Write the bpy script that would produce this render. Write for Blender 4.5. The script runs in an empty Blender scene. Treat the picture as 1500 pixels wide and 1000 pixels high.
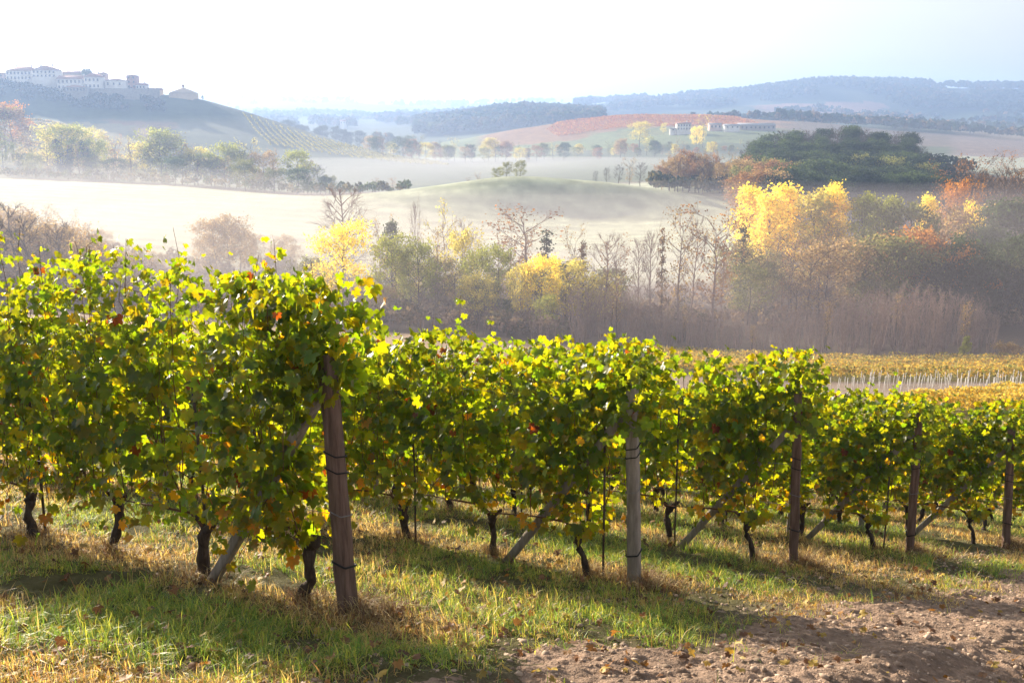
import bpy, math, random
import numpy as np
from mathutils import Vector, Matrix

# ------------------------------------------------------------------ camera, light, exposure
S = bpy.context.scene
COL = S.collection
PITCH = math.atan(345 / 1500)
cam_d = bpy.data.cameras.new('camera'); cam = bpy.data.objects.new('camera', cam_d); COL.objects.link(cam)
cam_d.lens = 36; cam_d.sensor_width = 36; cam_d.clip_start = 0.1; cam_d.clip_end = 30000
cam.location = (0, 0, 0); cam.rotation_euler = (math.pi / 2 - PITCH, 0, 0)
S.camera = cam
SUN_AZ, SUN_EL = math.radians(-42), math.radians(17)
W = bpy.data.worlds.new('World'); S.world = W; W.use_nodes = True
wn = W.node_tree; bg = wn.nodes['Background']
sky = wn.nodes.new('ShaderNodeTexSky'); sky.sky_type = 'NISHITA'; sky.sun_disc = False
sky.sun_elevation = SUN_EL; sky.sun_rotation = SUN_AZ; sky.air_density = 1.0; sky.dust_density = 2.2; sky.ozone_density = 1.0
hs = wn.nodes.new('ShaderNodeHueSaturation'); hs.inputs['Saturation'].default_value = 0.12
wn.links.new(sky.outputs[0], hs.inputs['Color']); wn.links.new(hs.outputs[0], bg.inputs[0]); bg.inputs[1].default_value = 0.085
sd = bpy.data.lights.new('sun', 'SUN'); sun = bpy.data.objects.new('sun', sd); COL.objects.link(sun)
sd.energy = 5.0; sd.angle = math.radians(0.5); sd.color = (1.0, 0.86, 0.66)
SUN_DIR = Vector((math.sin(SUN_AZ) * math.cos(SUN_EL), math.cos(SUN_AZ) * math.cos(SUN_EL), math.sin(SUN_EL)))
sun.rotation_euler = SUN_DIR.to_track_quat('Z', 'Y').to_euler()
S.view_settings.view_transform = 'Standard'; S.view_settings.look = 'None'
S.view_settings.exposure = 1.48; S.view_settings.gamma = 1.0
cy = S.cycles
cy.use_denoising = True
try: cy.denoiser = 'OPENIMAGEDENOISE'
except Exception: pass
cy.use_adaptive_sampling = True; cy.adaptive_threshold = 0.02
cy.max_bounces = 7; cy.diffuse_bounces = 3; cy.glossy_bounces = 2; cy.transmission_bounces = 5; cy.volume_bounces = 0
cy.caustics_reflective = False; cy.caustics_refractive = False; cy.sample_clamp_indirect = 6

HAZE_DENSITY = 0.00036

# ------------------------------------------------------------------ projection and terrain
F = 1500.0; CT, ST = math.cos(PITCH), math.sin(PITCH)
def ray(px, py):
    u = px - 750.0; v = py - 500.0
    Y = F * CT - v * ST
    return u / Y, (v * CT + F * ST) / Y
def at(px, py, Y):
    sx, d = ray(px, py); return Vector((sx * Y, Y, -d * Y))

def _hash(ix, iy, seed):
    h = (ix.astype(np.int64) * 374761393 + iy.astype(np.int64) * 668265263 + seed * 2147483647) & 0xffffffff
    h = ((h ^ (h >> 13)) * 1274126177) & 0xffffffff
    return ((h ^ (h >> 16)) & 0xffff) / 65535.0
def vnoise(x, y, seed=0):
    x = np.asarray(x, float); y = np.asarray(y, float)
    ix = np.floor(x).astype(np.int64); iy = np.floor(y).astype(np.int64)
    fx = x - ix; fy = y - iy
    fx = fx * fx * (3 - 2 * fx); fy = fy * fy * (3 - 2 * fy)
    a = _hash(ix, iy, seed); b = _hash(ix + 1, iy, seed); c = _hash(ix, iy + 1, seed); d = _hash(ix + 1, iy + 1, seed)
    return (a * (1 - fx) + b * fx) * (1 - fy) + (c * (1 - fx) + d * fx) * fy
def fbm(x, y, oct=4, seed=0):
    s = 0; a = .5
    for i in range(oct):
        s = s + a * vnoise(np.asarray(x) * 2 ** i + 17.3 * i, np.asarray(y) * 2 ** i - 9.1 * i, seed + i); a *= .5
    return s

COLS = [-1600, -500, 0, 150, 300, 450, 600, 750, 900, 1050, 1200, 1350, 1500, 2000, 3000]
ROWS = [  # forward distance, picture height of the ground at each column
 (20,  [None]*15),
 (40,  [430,470,520,545,560,575,590,605,615,620,625,628,630,640,650]),
 (60,  [420,450,500,520,535,550,560,572,582,590,594,598,600,606,620]),
 (90,  [400,430,470,485,495,503,512,525,540,552,560,560,560,562,575]),
 (118, [390,420,450,460,470,480,488,498,512,524,530,530,530,530,540]),
 (150, [360,390,420,432,440,448,455,460,465,468,470,470,468,468,470]),
 (200, [330,350,352,360,372,385,400,402,400,395,400,400,400,400,400]),
 (240, [300,318,326,332,338,345,352,358,358,352,360,362,360,360,360]),
 (275, [275,298,306,314,322,328,334,345,344,336,340,340,340,340,340]),
 (305, [265,285,294,299,303,308,308,318,324,320,318,318,315,315,315]),
 (332, [260,275,283,287,290,291,276,251,264,292,300,302,300,300,300]),
 (380, [250,260,268,272,278,287,284,282,282,278,240,245,272,280,280]),
 (460, [235,250,259,263,272,283,278,272,268,255,232,240,262,265,265]),
 (540, [215,230,240,252,262,272,262,258,252,246,240,243,252,255,255]),
 (620, [190,200,215,225,228,240,245,247,242,236,232,234,240,245,245]),
 (720, [130,150,165,172,178,208,235,238,230,225,222,224,228,235,235]),
 (790, [110,114,119,129,138,191,234,232,216,208,212,214,220,230,230]),
 (860, [122,132,142,150,168,206,232,221,204,192,197,205,216,225,225]),
 (940, [130,145,165,175,190,210,226,208,184,182,190,200,210,220,220]),
 (1010,[150,170,185,190,195,205,218,189,168,170,180,197,207,215,215]),
 (1200,[180,190,195,198,199,202,205,195,182,178,184,190,200,205,205]),
 (1500,[175,185,190,191,191,191,188,162,170,178,180,182,190,195,195]),
 (1900,[165,175,180,181,180,180,180,172,172,168,163,172,178,185,185]),
 (2500, [150,160,162,162,158,163,167,165,156,147,119,134,131,140,150]),
 (3300,[160,162,162,161,160,160,161,160,158,158,150,152,152,158,158]),
 (4600,[150,152,153,152,150,149,154,153,151,152,151,151,151,152,152]),
 (6500,[154]*15),
]
def near_plane(x, y):
    return -(1.56 + 0.094 * x + 0.293 * y)
sC = np.array([(c - 750) / 1510.0 for c in COLS])
lR = np.array([math.log(r[0]) for r in ROWS])
T = np.zeros((len(ROWS), len(COLS)))
for i, (Yd, pys) in enumerate(ROWS):
    for j, c in enumerate(COLS):
        if pys[j] is None: T[i, j] = near_plane(max(-14, min(14, sC[j] * Yd)), Yd)
        else: T[i, j] = -ray(c, pys[j])[1] * Yd
NS, NL = 420, 640
gs = np.linspace(sC[0], sC[-1], NS); gl = np.linspace(lR[0], lR[-1], NL)
G = np.zeros((len(ROWS), NS))
for i in range(len(ROWS)): G[i] = np.interp(gs, sC, T[i])
G2 = np.zeros((NL, NS))
for j in range(NS): G2[:, j] = np.interp(gl, lR, G[:, j])
def blur(a, k, axis):
    ker = np.hanning(k + 2)[1:-1]; ker /= ker.sum()
    p = [(0, 0), (0, 0)]; p[axis] = (k // 2, k // 2)
    b = np.pad(a, p, mode='edge')
    return np.apply_along_axis(lambda m: np.convolve(m, ker, 'valid'), axis, b)
G2 = blur(blur(G2, 13, 1), 7, 0)
def smooth(a, b, t):
    t = np.clip((t - a) / (b - a), 0, 1); return t * t * (3 - 2 * t)
def H(x, y):
    x = np.asarray(x, float); y = np.asarray(y, float)
    r = np.hypot(x, y); az = np.abs(np.arctan2(x, y))
    Yf = r * np.cos(np.minimum(az, .8)); Yf = np.maximum(Yf, .01)
    s = np.sign(x) * np.tan(np.minimum(az, .8)); s = np.clip(s, sC[0], sC[-1])
    fi = np.clip((np.log(Yf) - gl[0]) / (gl[1] - gl[0]), 0, NL - 1.001); fj = (s - gs[0]) / (gs[1] - gs[0]); fj = np.clip(fj, 0, NS - 1.001)
    i = fi.astype(int); j = fj.astype(int); a = fi - i; b = fj - j
    far = (G2[i, j] * (1 - b) + G2[i, j + 1] * b) * (1 - a) + (G2[i + 1, j] * (1 - b) + G2[i + 1, j + 1] * b) * a
    yy = np.maximum(y, -6)
    near = near_plane(np.clip(x, -14, 14), yy)
    w = smooth(16, 30, Yf)
    w = np.where(y < 4, 0 * w, w)
    w = np.where((y >= 4) & (y < 14), w * (y - 4) / 10, w)
    z = near * (1 - w) + far * w
    amp = smooth(60, 500, r) * np.clip(r / 1500, 0, 1) * 5
    z = z + amp * (fbm(x / 60, y / 60, 3, 5) - .45) + smooth(1200, 2400, r) * 42 * (fbm(x / 330, y / 330, 3, 6) - .47)
    return z
def h(x, y): return float(H(x, y))
def ground_at(px, Y):
    py = 400.0
    for _ in range(4):
        K = F * CT - (py - 500) * ST; x = (px - 750) / K * Y; z = h(x, Y)
        D = -z / Y; py = 500 + F * (D * CT - ST) / (CT + D * ST)
    return Vector((x, Y, z)), py

# ------------------------------------------------------------------ helpers
rng = np.random.default_rng(7)
random.seed(7)
def mesh_obj(name, V, faces, mat=None, parent=None, tint=None, smooth_sh=False, link=True, mats=None, fmat=None):
    """faces: list of (m,k) int arrays"""
    V = np.ascontiguousarray(V, dtype=np.float32)
    me = bpy.data.meshes.new(name)
    faces = [np.asarray(f, dtype=np.int32) for f in faces if len(f)]
    loops = np.concatenate([f.ravel() for f in faces]); tot = np.concatenate([np.full(len(f), f.shape[1], np.int32) for f in faces])
    start = np.concatenate([[0], np.cumsum(tot)[:-1]]).astype(np.int32)
    me.vertices.add(len(V)); me.vertices.foreach_set('co', V.ravel())
    me.loops.add(len(loops)); me.loops.foreach_set('vertex_index', loops)
    me.polygons.add(len(tot)); me.polygons.foreach_set('loop_start', start); me.polygons.foreach_set('loop_total', tot)
    if smooth_sh: me.polygons.foreach_set('use_smooth', np.ones(len(tot), bool))
    if tint is not None:
        t = np.asarray(tint, np.float32)
        if t.shape[1] == 3: t = np.concatenate([t, np.ones((len(t), 1), np.float32)], 1)
        at_ = me.attributes.new('tint', 'FLOAT_COLOR', 'POINT'); at_.data.foreach_set('color', np.ascontiguousarray(t).ravel())
    if mats: 
        for m in mats: me.materials.append(m)
        if fmat is not None: me.polygons.foreach_set('material_index', np.asarray(fmat, np.int32))
    elif mat: me.materials.append(mat)
    me.update(calc_edges=True)
    o = bpy.data.objects.new(name, me)
    if link: COL.objects.link(o)
    if parent is not None: o.parent = parent
    return o
class MB:
    def __init__(s): s.V = []; s.F = {}; s.C = []; s.n = 0
    def add(s, V, faces, col=(1, 1, 1)):
        V = np.asarray(V, float)
        for f in faces:
            f = np.asarray(f, int)
            if f.ndim == 1: f = f[None]
            s.F.setdefault(f.shape[1], []).append(f + s.n)
        s.V.append(V); s.C.append(np.tile(np.asarray(col, float), (len(V), 1)) if np.ndim(col) == 1 else np.asarray(col)); s.n += len(V)
    def tube(s, P, R, k=6, col=(1, 1, 1), cap=True):
        P = np.asarray(P, float); n = len(P); R = np.broadcast_to(np.asarray(R, float), (n,))
        d = np.gradient(P, axis=0); d /= np.linalg.norm(d, axis=1)[:, None] + 1e-9
        ref = np.array([0, 0, 1.]) if abs(d[0][2]) < .9 else np.array([1., 0, 0])
        a = np.cross(d, ref); a /= np.linalg.norm(a, axis=1)[:, None] + 1e-9; b = np.cross(d, a)
        th = np.linspace(0, 2 * np.pi, k, endpoint=False)
        V = P[:, None] + R[:, None, None] * (np.cos(th)[None, :, None] * a[:, None] + np.sin(th)[None, :, None] * b[:, None])
        V = V.reshape(-1, 3)
        i = np.arange(n - 1)[:, None] * k; j = np.arange(k)[None]
        q = np.stack([i + j, i + (j + 1) % k, i + k + (j + 1) % k, i + k + j], -1).reshape(-1, 4)
        fs = [q]
        if cap and k > 2: fs += [np.arange(k)[::-1][None], (np.arange(k) + (n - 1) * k)[None]]
        s.add(V, fs, col)
    def box(s, c, d, rz=0, col=(1, 1, 1)):
        x, y, z = [q / 2 for q in d]
        V = np.array([[-x, -y, -z], [x, -y, -z], [x, y, -z], [-x, y, -z], [-x, -y, z], [x, -y, z], [x, y, z], [-x, y, z]])
        ca, sa = math.cos(rz), math.sin(rz)
        V = V @ np.array([[ca, sa, 0], [-sa, ca, 0], [0, 0, 1]]) + np.asarray(c)
        s.add(V, [np.array([[0, 3, 2, 1], [4, 5, 6, 7], [0, 1, 5, 4], [1, 2, 6, 5], [2, 3, 7, 6], [3, 0, 4, 7]])], col)
    def build(s, name, mat=None, parent=None, smooth_sh=False, link=True):
        return mesh_obj(name, np.concatenate(s.V), [np.concatenate(f) for f in s.F.values()], mat, parent, np.concatenate(s.C), smooth_sh, link)

def tag(o, label=None, cat=None, group=None, kind=None):
    if label: o['label'] = label
    if cat: o['category'] = cat
    if group: o['group'] = group
    if kind: o['kind'] = kind
    return o
def empty(name, loc, rz=0, label=None, cat=None, group=None):
    o = bpy.data.objects.new(name, None); COL.objects.link(o); o.location = loc; o.rotation_euler = (0, 0, rz)
    o.empty_display_size = .2
    return tag(o, label, cat, group)

def new_mat(name):
    m = bpy.data.materials.new(name); m.use_nodes = True
    nt = m.node_tree; nt.nodes.clear(); out = nt.nodes.new('ShaderNodeOutputMaterial')
    return m, nt, out
def N(nt, t, **kw):
    n = nt.nodes.new(t)
    for k, v in kw.items():
        if k in n.inputs: n.inputs[k].default_value = v
        else: setattr(n, k, v)
    return n
def leaf_mat(name, col, trans, tw=.5, rough=.5, spec=.3, use_tint=True, tscale=(1, 1, 1)):
    m, nt, out = new_mat(name); L = nt.links
    p = N(nt, 'ShaderNodeBsdfPrincipled', Roughness=rough); p.inputs['Specular IOR Level'].default_value = spec
    tr = N(nt, 'ShaderNodeBsdfTranslucent'); mx = N(nt, 'ShaderNodeMixShader'); mx.inputs[0].default_value = tw
    if use_tint:
        a = N(nt, 'ShaderNodeAttribute', attribute_name='tint')
        c1 = N(nt, 'ShaderNodeVectorMath', operation='MULTIPLY'); c1.inputs[1].default_value = col
        c2 = N(nt, 'ShaderNodeVectorMath', operation='MULTIPLY'); c2.inputs[1].default_value = trans
        L.new(a.outputs['Color'], c1.inputs[0]); L.new(a.outputs['Color'], c2.inputs[0])
        L.new(c1.outputs[0], p.inputs['Base Color']); L.new(c2.outputs[0], tr.inputs['Color'])
    else:
        p.inputs['Base Color'].default_value = (*col, 1); tr.inputs['Color'].default_value = (*trans, 1)
    L.new(p.outputs[0], mx.inputs[1]); L.new(tr.outputs[0], mx.inputs[2]); L.new(mx.outputs[0], out.inputs['Surface'])
    return m
def solid_mat(name, c1, c2=None, scale=8, rough=.85, bump=0.0, bscale=None, stretch=(1, 1, 1), spec=.2, tint=False):
    m, nt, out = new_mat(name); L = nt.links
    p = N(nt, 'ShaderNodeBsdfPrincipled', Roughness=rough); p.inputs['Specular IOR Level'].default_value = spec
    tc = N(nt, 'ShaderNodeTexCoord'); mp = N(nt, 'ShaderNodeMapping'); mp.inputs['Scale'].default_value = stretch
    L.new(tc.outputs['Object'], mp.inputs[0])
    n = N(nt, 'ShaderNodeTexNoise', Scale=scale, Detail=6.0, Roughness=.65); L.new(mp.outputs[0], n.inputs['Vector'])
    r = N(nt, 'ShaderNodeValToRGB'); r.color_ramp.elements[0].position = .35; r.color_ramp.elements[1].position = .68
    r.color_ramp.elements[0].color = (*c1, 1); r.color_ramp.elements[1].color = (*(c2 or c1), 1)
    L.new(n.outputs[0], r.inputs[0])
    src = r.outputs[0]
    if tint:
        a = N(nt, 'ShaderNodeAttribute', attribute_name='tint'); mm = N(nt, 'ShaderNodeVectorMath', operation='MULTIPLY')
        L.new(a.outputs['Color'], mm.inputs[0]); L.new(src, mm.inputs[1]); src = mm.outputs[0]
    L.new(src, p.inputs['Base Color'])
    if bump:
        n2 = N(nt, 'ShaderNodeTexNoise', Scale=bscale or scale * 3, Detail=5.0); L.new(mp.outputs[0], n2.inputs['Vector'])
        b = N(nt, 'ShaderNodeBump', Distance=bump); L.new(n2.outputs[0], b.inputs['Height']); L.new(b.outputs[0], p.inputs['Normal'])
    L.new(p.outputs[0], out.inputs['Surface'])
    return m

# ------------------------------------------------------------------ ground sheet
PB = [Vector(p) for p in ((-1.06, 6.13), (1.07, 8.20), (3.03, 10.17), (5.06, 12.09), (7.30, 14.04))]
ROWD = Vector((-math.cos(math.radians(33)), math.sin(math.radians(33))))
RB = (PB[4] - PB[0]).normalized(); RN = Vector((RB.y, -RB.x))       # along the track, and from the posts towards the track
def track_off(x, y): return (np.asarray(x) - PB[0].x) * RN.x + (np.asarray(y) - PB[0].y) * RN.y
def track_s(x, y): return (np.asarray(x) - PB[0].x) * RB.x + (np.asarray(y) - PB[0].y) * RB.y
def row_off(x, y):   # distance in front of the nearest row (rows 3.2 m apart)
    nx, ny = -ROWD.y, -ROWD.x * -1
    n = np.array([ROWD.y, -ROWD.x])
    return (np.asarray(x) - PB[0].x) * n[0] + (np.asarray(y) - PB[0].y) * n[1]
def near_bumps(x, y):
    o = track_off(x, y)
    m = smooth(1.6, .3, o)
    return (fbm(x * 2.2, y * 2.2, 3, 3) - .45) * .11 * (.35 + .65 * m) + (fbm(x * 9, y * 9, 3, 4) - .45) * .07
def HN(x, y):
    r = np.hypot(x, y)
    return H(x, y) + near_bumps(np.asarray(x, float), np.asarray(y, float)) * smooth(60, 25, r)
def px_of(x, y): return 750 + np.asarray(x) / np.maximum(np.asarray(y), 1) * 1500

def land_colour(x, y):
    px = px_of(x, y); Y = y
    c = np.zeros((len(x), 3))
    n = fbm(x / 12, y / 12, 4, 11); n2 = fbm(x / 3, y / 3, 3, 12)
    wpx = px + (n - .5) * 60; wY = Y * (1 + (n - .47) * .05)
    def put(mask, col):
        m = np.clip(mask, 0, 1)[:, None]; c[:] = c * (1 - m) + np.array(col) * m
    put(np.ones(len(x)), (.11, .10, .045))
    off = track_off(x, y)
    put(smooth(.8, 1.8, off + (n2 - .5) * 1.2) * (Y < 40), (.22, .16, .12))
    put(smooth(40, 50, wY), (.17, .15, .05))
    put(smooth(75, 77, Y) * smooth(92, 90, Y) * (wpx > 900), (.26, .20, .16))
    put(smooth(70, 90, wY) * (wpx < 850), (.34, .24, .15))
    put(smooth(116, 120, wY), (.14, .105, .07))
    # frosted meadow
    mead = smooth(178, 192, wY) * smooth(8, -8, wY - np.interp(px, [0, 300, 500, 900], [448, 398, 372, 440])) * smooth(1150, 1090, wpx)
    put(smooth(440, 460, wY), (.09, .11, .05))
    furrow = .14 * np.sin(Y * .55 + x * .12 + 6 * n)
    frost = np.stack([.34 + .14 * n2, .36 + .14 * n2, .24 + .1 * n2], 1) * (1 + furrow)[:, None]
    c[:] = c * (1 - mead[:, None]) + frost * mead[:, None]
    # left hill dark slope with warm patch
    put(smooth(500, 540, wY) * (Y < 900) * (wpx < 700), (.07, .09, .045))
    put(smooth(620, 650, wY) * smooth(720, 700, wY) * smooth(150, 170, wpx) * smooth(270, 250, wpx), (.20, .12, .06))
    put(smooth(530, 560, wY) * (Y < 700) * smooth(230, 200, wpx), (.20, .18, .09))
    # middle hill: green meadow, orange vineyards
    mid = (Y > 790) & (Y < 1040) & (px > 600)
    put(mid * 1., (.15, .18, .07))
    put(mid * smooth(915, 925, wY) * smooth(830, 880, px) * 1., (.30, .17, .09))
    put(mid * smooth(890, 900, wY) * smooth(690, 720, px) * smooth(880, 850, px), (.24, .13, .05))
    put(mid * smooth(860, 870, wY) * smooth(905, 900, wY) * (px > 900) * (px < 1000), (.16, .17, .06))
    # far land
    put(mid * smooth(1120, 1160, wpx), (.15, .115, .085))
    put((Y > 1040) * 1., (.06, .08, .04))
    put((Y > 1700) * (Y < 2100) * smooth(1080, 1120, wpx) * smooth(1290, 1270, wpx), (.26, .15, .10))
    put((Y > 1040) * (Y < 1500) * smooth(1370, 1400, wpx), (.22, .17, .12))
    put((Y > 460) * (Y < 700) * smooth(1380, 1400, px), (.30, .32, .22))
    put((Y > 700) * (Y < 1000) * smooth(1370, 1400, px), (.20, .15, .13))
    return c * (.82 + .36 * n2[:, None])

def build_ground():
    azs = np.concatenate([np.linspace(-180, -60, 25)[:-1], np.linspace(-60, -34, 60)[:-1], np.linspace(-34, 34, 800), np.linspace(34, 60, 60)[1:], np.linspace(60, 180, 25)[1:-1]])
    az = np.radians(azs)
    rs = [0.0, 1.0, 2.0]
    r = 2.6
    while r < 6400:
        rs.append(r); r *= 1.006 if r < 12 else 1.010 if r < 60 else 1.0105
    rs = np.array(rs + [6500.0])
    A, R = np.meshgrid(az, rs); X = (R * np.sin(A)).ravel(); Y = (R * np.cos(A)).ravel()
    Z = HN(X, Y)
    na, nr = len(az), len(rs)
    i = np.arange(nr - 1)[:, None] * na; j = np.arange(na)[None]
    q = np.stack([i + j, i + (j + 1) % na, i + na + (j + 1) % na, i + na + j], -1).reshape(-1, 4)[:, ::-1]
    m, nt, out = new_mat('ground'); L = nt.links
    p = N(nt, 'ShaderNodeBsdfPrincipled', Roughness=.95); p.inputs['Specular IOR Level'].default_value = .1
    a = N(nt, 'ShaderNodeAttribute', attribute_name='tint'); g = N(nt, 'ShaderNodeNewGeometry')
    n1 = N(nt, 'ShaderNodeTexNoise', Scale=6.0, Detail=8.0, Roughness=.7); L.new(g.outputs['Position'], n1.inputs['Vector'])
    n0 = N(nt, 'ShaderNodeTexNoise', Scale=.12, Detail=6.0, Roughness=.7); L.new(g.outputs['Position'], n0.inputs['Vector'])
    mr = N(nt, 'ShaderNodeMapRange'); mr.inputs['From Min'].default_value = .3; mr.inputs['From Max'].default_value = .7; mr.inputs['To Min'].default_value = .62; mr.inputs['To Max'].default_value = 1.32
    L.new(n1.outputs[0], mr.inputs[0])
    mr2 = N(nt, 'ShaderNodeMapRange'); mr2.inputs['From Min'].default_value = .3; mr2.inputs['From Max'].default_value = .7; mr2.inputs['To Min'].default_value = .8; mr2.inputs['To Max'].default_value = 1.2
    L.new(n0.outputs[0], mr2.inputs[0])
    mu = N(nt, 'ShaderNodeMath', operation='MULTIPLY'); L.new(mr.outputs[0], mu.inputs[0]); L.new(mr2.outputs[0], mu.inputs[1])
    mm = N(nt, 'ShaderNodeVectorMath', operation='SCALE'); L.new(a.outputs['Color'], mm.inputs[0]); L.new(mu.outputs[0], mm.inputs['Scale'])
    L.new(mm.outputs[0], p.inputs['Base Color'])
    n2 = N(nt, 'ShaderNodeTexNoise', Scale=22.0, Detail=6.0, Roughness=.7); L.new(g.outputs['Position'], n2.inputs['Vector'])
    b = N(nt, 'ShaderNodeBump', Distance=.05, Strength=.8); L.new(n2.outputs[0], b.inputs['Height']); L.new(b.outputs[0], p.inputs['Normal'])
    L.new(p.outputs[0], out.inputs['Surface'])
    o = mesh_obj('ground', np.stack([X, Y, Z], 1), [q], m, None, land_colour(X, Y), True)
    tag(o, kind='structure')
build_ground()

# dirt track along the ends of the rows
def track_z(s, o):
    x = PB[0].x + RB.x * s + RN.x * o; y = PB[0].y + RB.y * s + RN.y * o
    base = H(x, y)
    clod = (np.maximum(fbm(x * 15, y * 15, 3, 31) - .46, 0) * .11 + np.maximum(fbm(x * 4, y * 4, 3, 38) - .45, 0) * .08) * smooth(.8, 1.6, o) * smooth(3.4, 2.6, o) * .35 + .07 * (fbm(s * 1.1, o * 6, 3, 39) - .45) * smooth(.9, 1.6, o)
    fine = (fbm(x * 26, y * 26, 3, 33) - .3) * .035
    rut = -.05 * np.exp(-((o - 3.1 - .15 * np.sin(s * .5)) / .28) ** 2) + .05 * np.exp(-((o - 2.55) / .2) ** 2)
    tread = .018 * np.sign(np.sin((s + o * .7) * 42)) * np.exp(-((o - 3.1 - .15 * np.sin(s * .5)) / .22) ** 4)
    edge = -.16 * smooth(1.5, .7, o + (fbm(x * 1.6, y * 1.6, 3, 35) - .5) * 1.8)
    return x, y, base + near_bumps(x, y) * .6 + .03 + clod + fine + rut + tread + edge
ss = np.concatenate([np.linspace(-7, -4, 40)[:-1], np.linspace(-4, 10, 900)[:-1], np.linspace(10, 40, 300)]); oo = np.concatenate([np.linspace(.0, 4.2, 240)[:-1], np.linspace(4.2, 6.5, 40)])
SS, OO = np.meshgrid(ss, oo); tx, ty, tz = track_z(SS.ravel(), OO.ravel())
q = (np.arange(len(oo) - 1)[:, None] * len(ss) + np.arange(len(ss) - 1)[None])
q = np.stack([q, q + len(ss), q + len(ss) + 1, q + 1], -1).reshape(-1, 4)
n_ = fbm(tx * 3, ty * 3, 4, 36)[:, None]; n5 = fbm(tx * 14, ty * 14, 3, 37)[:, None]
tc_ = np.array([[.26, .185, .14]]) * (.75 + .5 * n_) * (.7 + .6 * n5)
o = mesh_obj('dirt_track', np.stack([tx, ty, tz], 1), [q], solid_mat('dirt', (.7, .68, .66), (1.25, 1.2, 1.15), 14, .95, .02, 60, tint=True), None, tc_, True)
tag(o, kind='structure')

# ------------------------------------------------------------------ grass
def frame_blades(P, n, hgt, wid, lean, bend, col, tipcol):
    """P (n,3) roots -> blades of 5 points"""
    th = rng.uniform(0, 2 * np.pi, n); d = np.stack([np.cos(th), np.sin(th), np.zeros(n)], 1)
    side = np.stack([-np.sin(th + rng.normal(0, .5, n)), np.cos(th), np.zeros(n)], 1)
    up = np.array([0, 0, 1.])
    w = (wid / 2)[:, None]
    m = P + up * (hgt * .55 * np.cos(lean))[:, None] + d * (hgt * .55 * np.sin(lean))[:, None]
    l2 = lean + bend
    t = m + up * (hgt * .55 * np.cos(l2))[:, None] + d * (hgt * .55 * np.sin(l2))[:, None]
    V = np.stack([P - side * w, P + side * w, m - side * w * .8, m + side * w * .8, t], 1).reshape(-1, 3)
    b = np.arange(n)[:, None] * 5
    q = b + np.array([[0, 1, 3, 2]]); tr = b + np.array([[2, 3, 4]])
    C = np.stack([col * .7, col * .7, col, col, tipcol], 1).reshape(-1, 3)
    return V, q, tr, C
GREEN = np.array([.14, .25, .05]); STRAW = np.array([.52, .42, .21]); RUST = np.array([.28, .16, .085]); LIME = np.array([.36, .40, .08])
def build_grass():
    ncl = 36000; per = 12
    px = rng.uniform(-160, 1660, ncl * 2); Y = np.exp(rng.uniform(math.log(3.5), math.log(55), ncl * 2))
    x = (px - 750) / (F * CT - 250 * ST) * Y; y = Y
    off = track_off(x, y); pat = fbm(x * .9, y * .9, 3, 41)
    bare = fbm(x * 1.7, y * 1.7, 3, 42)
    dens = smooth(1.7, .7, off + (pat - .47) * 2.2) * .94 + .06 * smooth(3.2, 1.0, off)
    dens = dens * smooth(.30, .40, bare)
    k = rng.random(len(x)) < dens; x, y, px = x[k][:ncl], y[k][:ncl], px[k][:ncl]
    n = len(x) * per
    cx = np.repeat(x, per); cy_ = np.repeat(y, per)
    sc = np.maximum(1, cy_ / 9)
    X = cx + rng.normal(0, .035, n) * sc; Yy = cy_ + rng.normal(0, .035, n) * sc
    Z = HN(X, Yy) - .01
    kind = fbm(X * .55 + 5, Yy * .55, 3, 44)
    dry = smooth(.385, .59, kind + rng.normal(0, .06, n)) * .9 + .06
    ro = row_off(X, Yy); d2 = np.abs(ro - np.round(ro / 3.15) * 3.15)
    dry = np.clip(dry + .9 * smooth(.55, .2, d2) * smooth(0, .4, -track_off(X, Yy) + 1), 0, 1)
    pick = rng.random(n)
    col = GREEN * (1 - .0) + 0 * dry[:, None]
    col = np.where((pick < dry)[:, None], STRAW, GREEN)
    col = np.where(((pick > .6) & (dry < .6))[:, None], LIME, col)
    col = np.where(((pick < dry * .35))[:, None], RUST, col) * rng.uniform(.65, 1.3, n)[:, None]
    ch = np.repeat(rng.uniform(.4, 1.35, len(x)), per)
    hgt = rng.uniform(.05, .13, n) * ch * np.where(dry > .5, .85, 1.1) * np.minimum(sc, 1.3)
    wid = rng.uniform(.003, .0065, n) * sc
    V, q, tr, C = frame_blades(np.stack([X, Yy, Z], 1), n, hgt, wid, rng.uniform(.05, 1.15, n), rng.uniform(.1, 1.5, n), col, col * 1.1)
    o = mesh_obj('grass', V, [q, tr], leaf_mat('grass', (1, 1, 1), (2.1, 1.8, .9), .48, .45, .35), None, C)
    tag(o, 'mixed green and straw coloured grass between the vine rows', 'grass', kind='stuff')
build_grass()

def tuft(name, x, y, n, rad, hg, label, group, pal=(STRAW, RUST), droop=1.3):
    th = rng.uniform(0, 2 * np.pi, n); r = np.abs(rng.normal(0, rad, n))
    X = x + r * np.cos(th); Y = y + r * np.sin(th); Z = HN(X, Y) - .01
    mound = .04 * np.exp(-(r / (rad * 1.5)) ** 2)
    pk = rng.random(n)[:, None]
    col = np.where(pk < .45, pal[0], pal[1]) * rng.uniform(.45, 1.1, n)[:, None]
    V, q, tr, C = frame_blades(np.stack([X, Y, Z + mound], 1), n, rng.uniform(.4, 1, n) * hg, rng.uniform(.003, .006, n) * max(1, y / 9), rng.uniform(.2, .9, n), rng.uniform(.4, droop, n), col, col)
    o = mesh_obj(name, V, [q, tr], DRYM, None, C)
    return tag(o, label, 'grass tuft', group)
DRYM = leaf_mat('dry_grass', (1, 1, 1), (1.3, 1.1, .7), .3, .6, .2)
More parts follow.
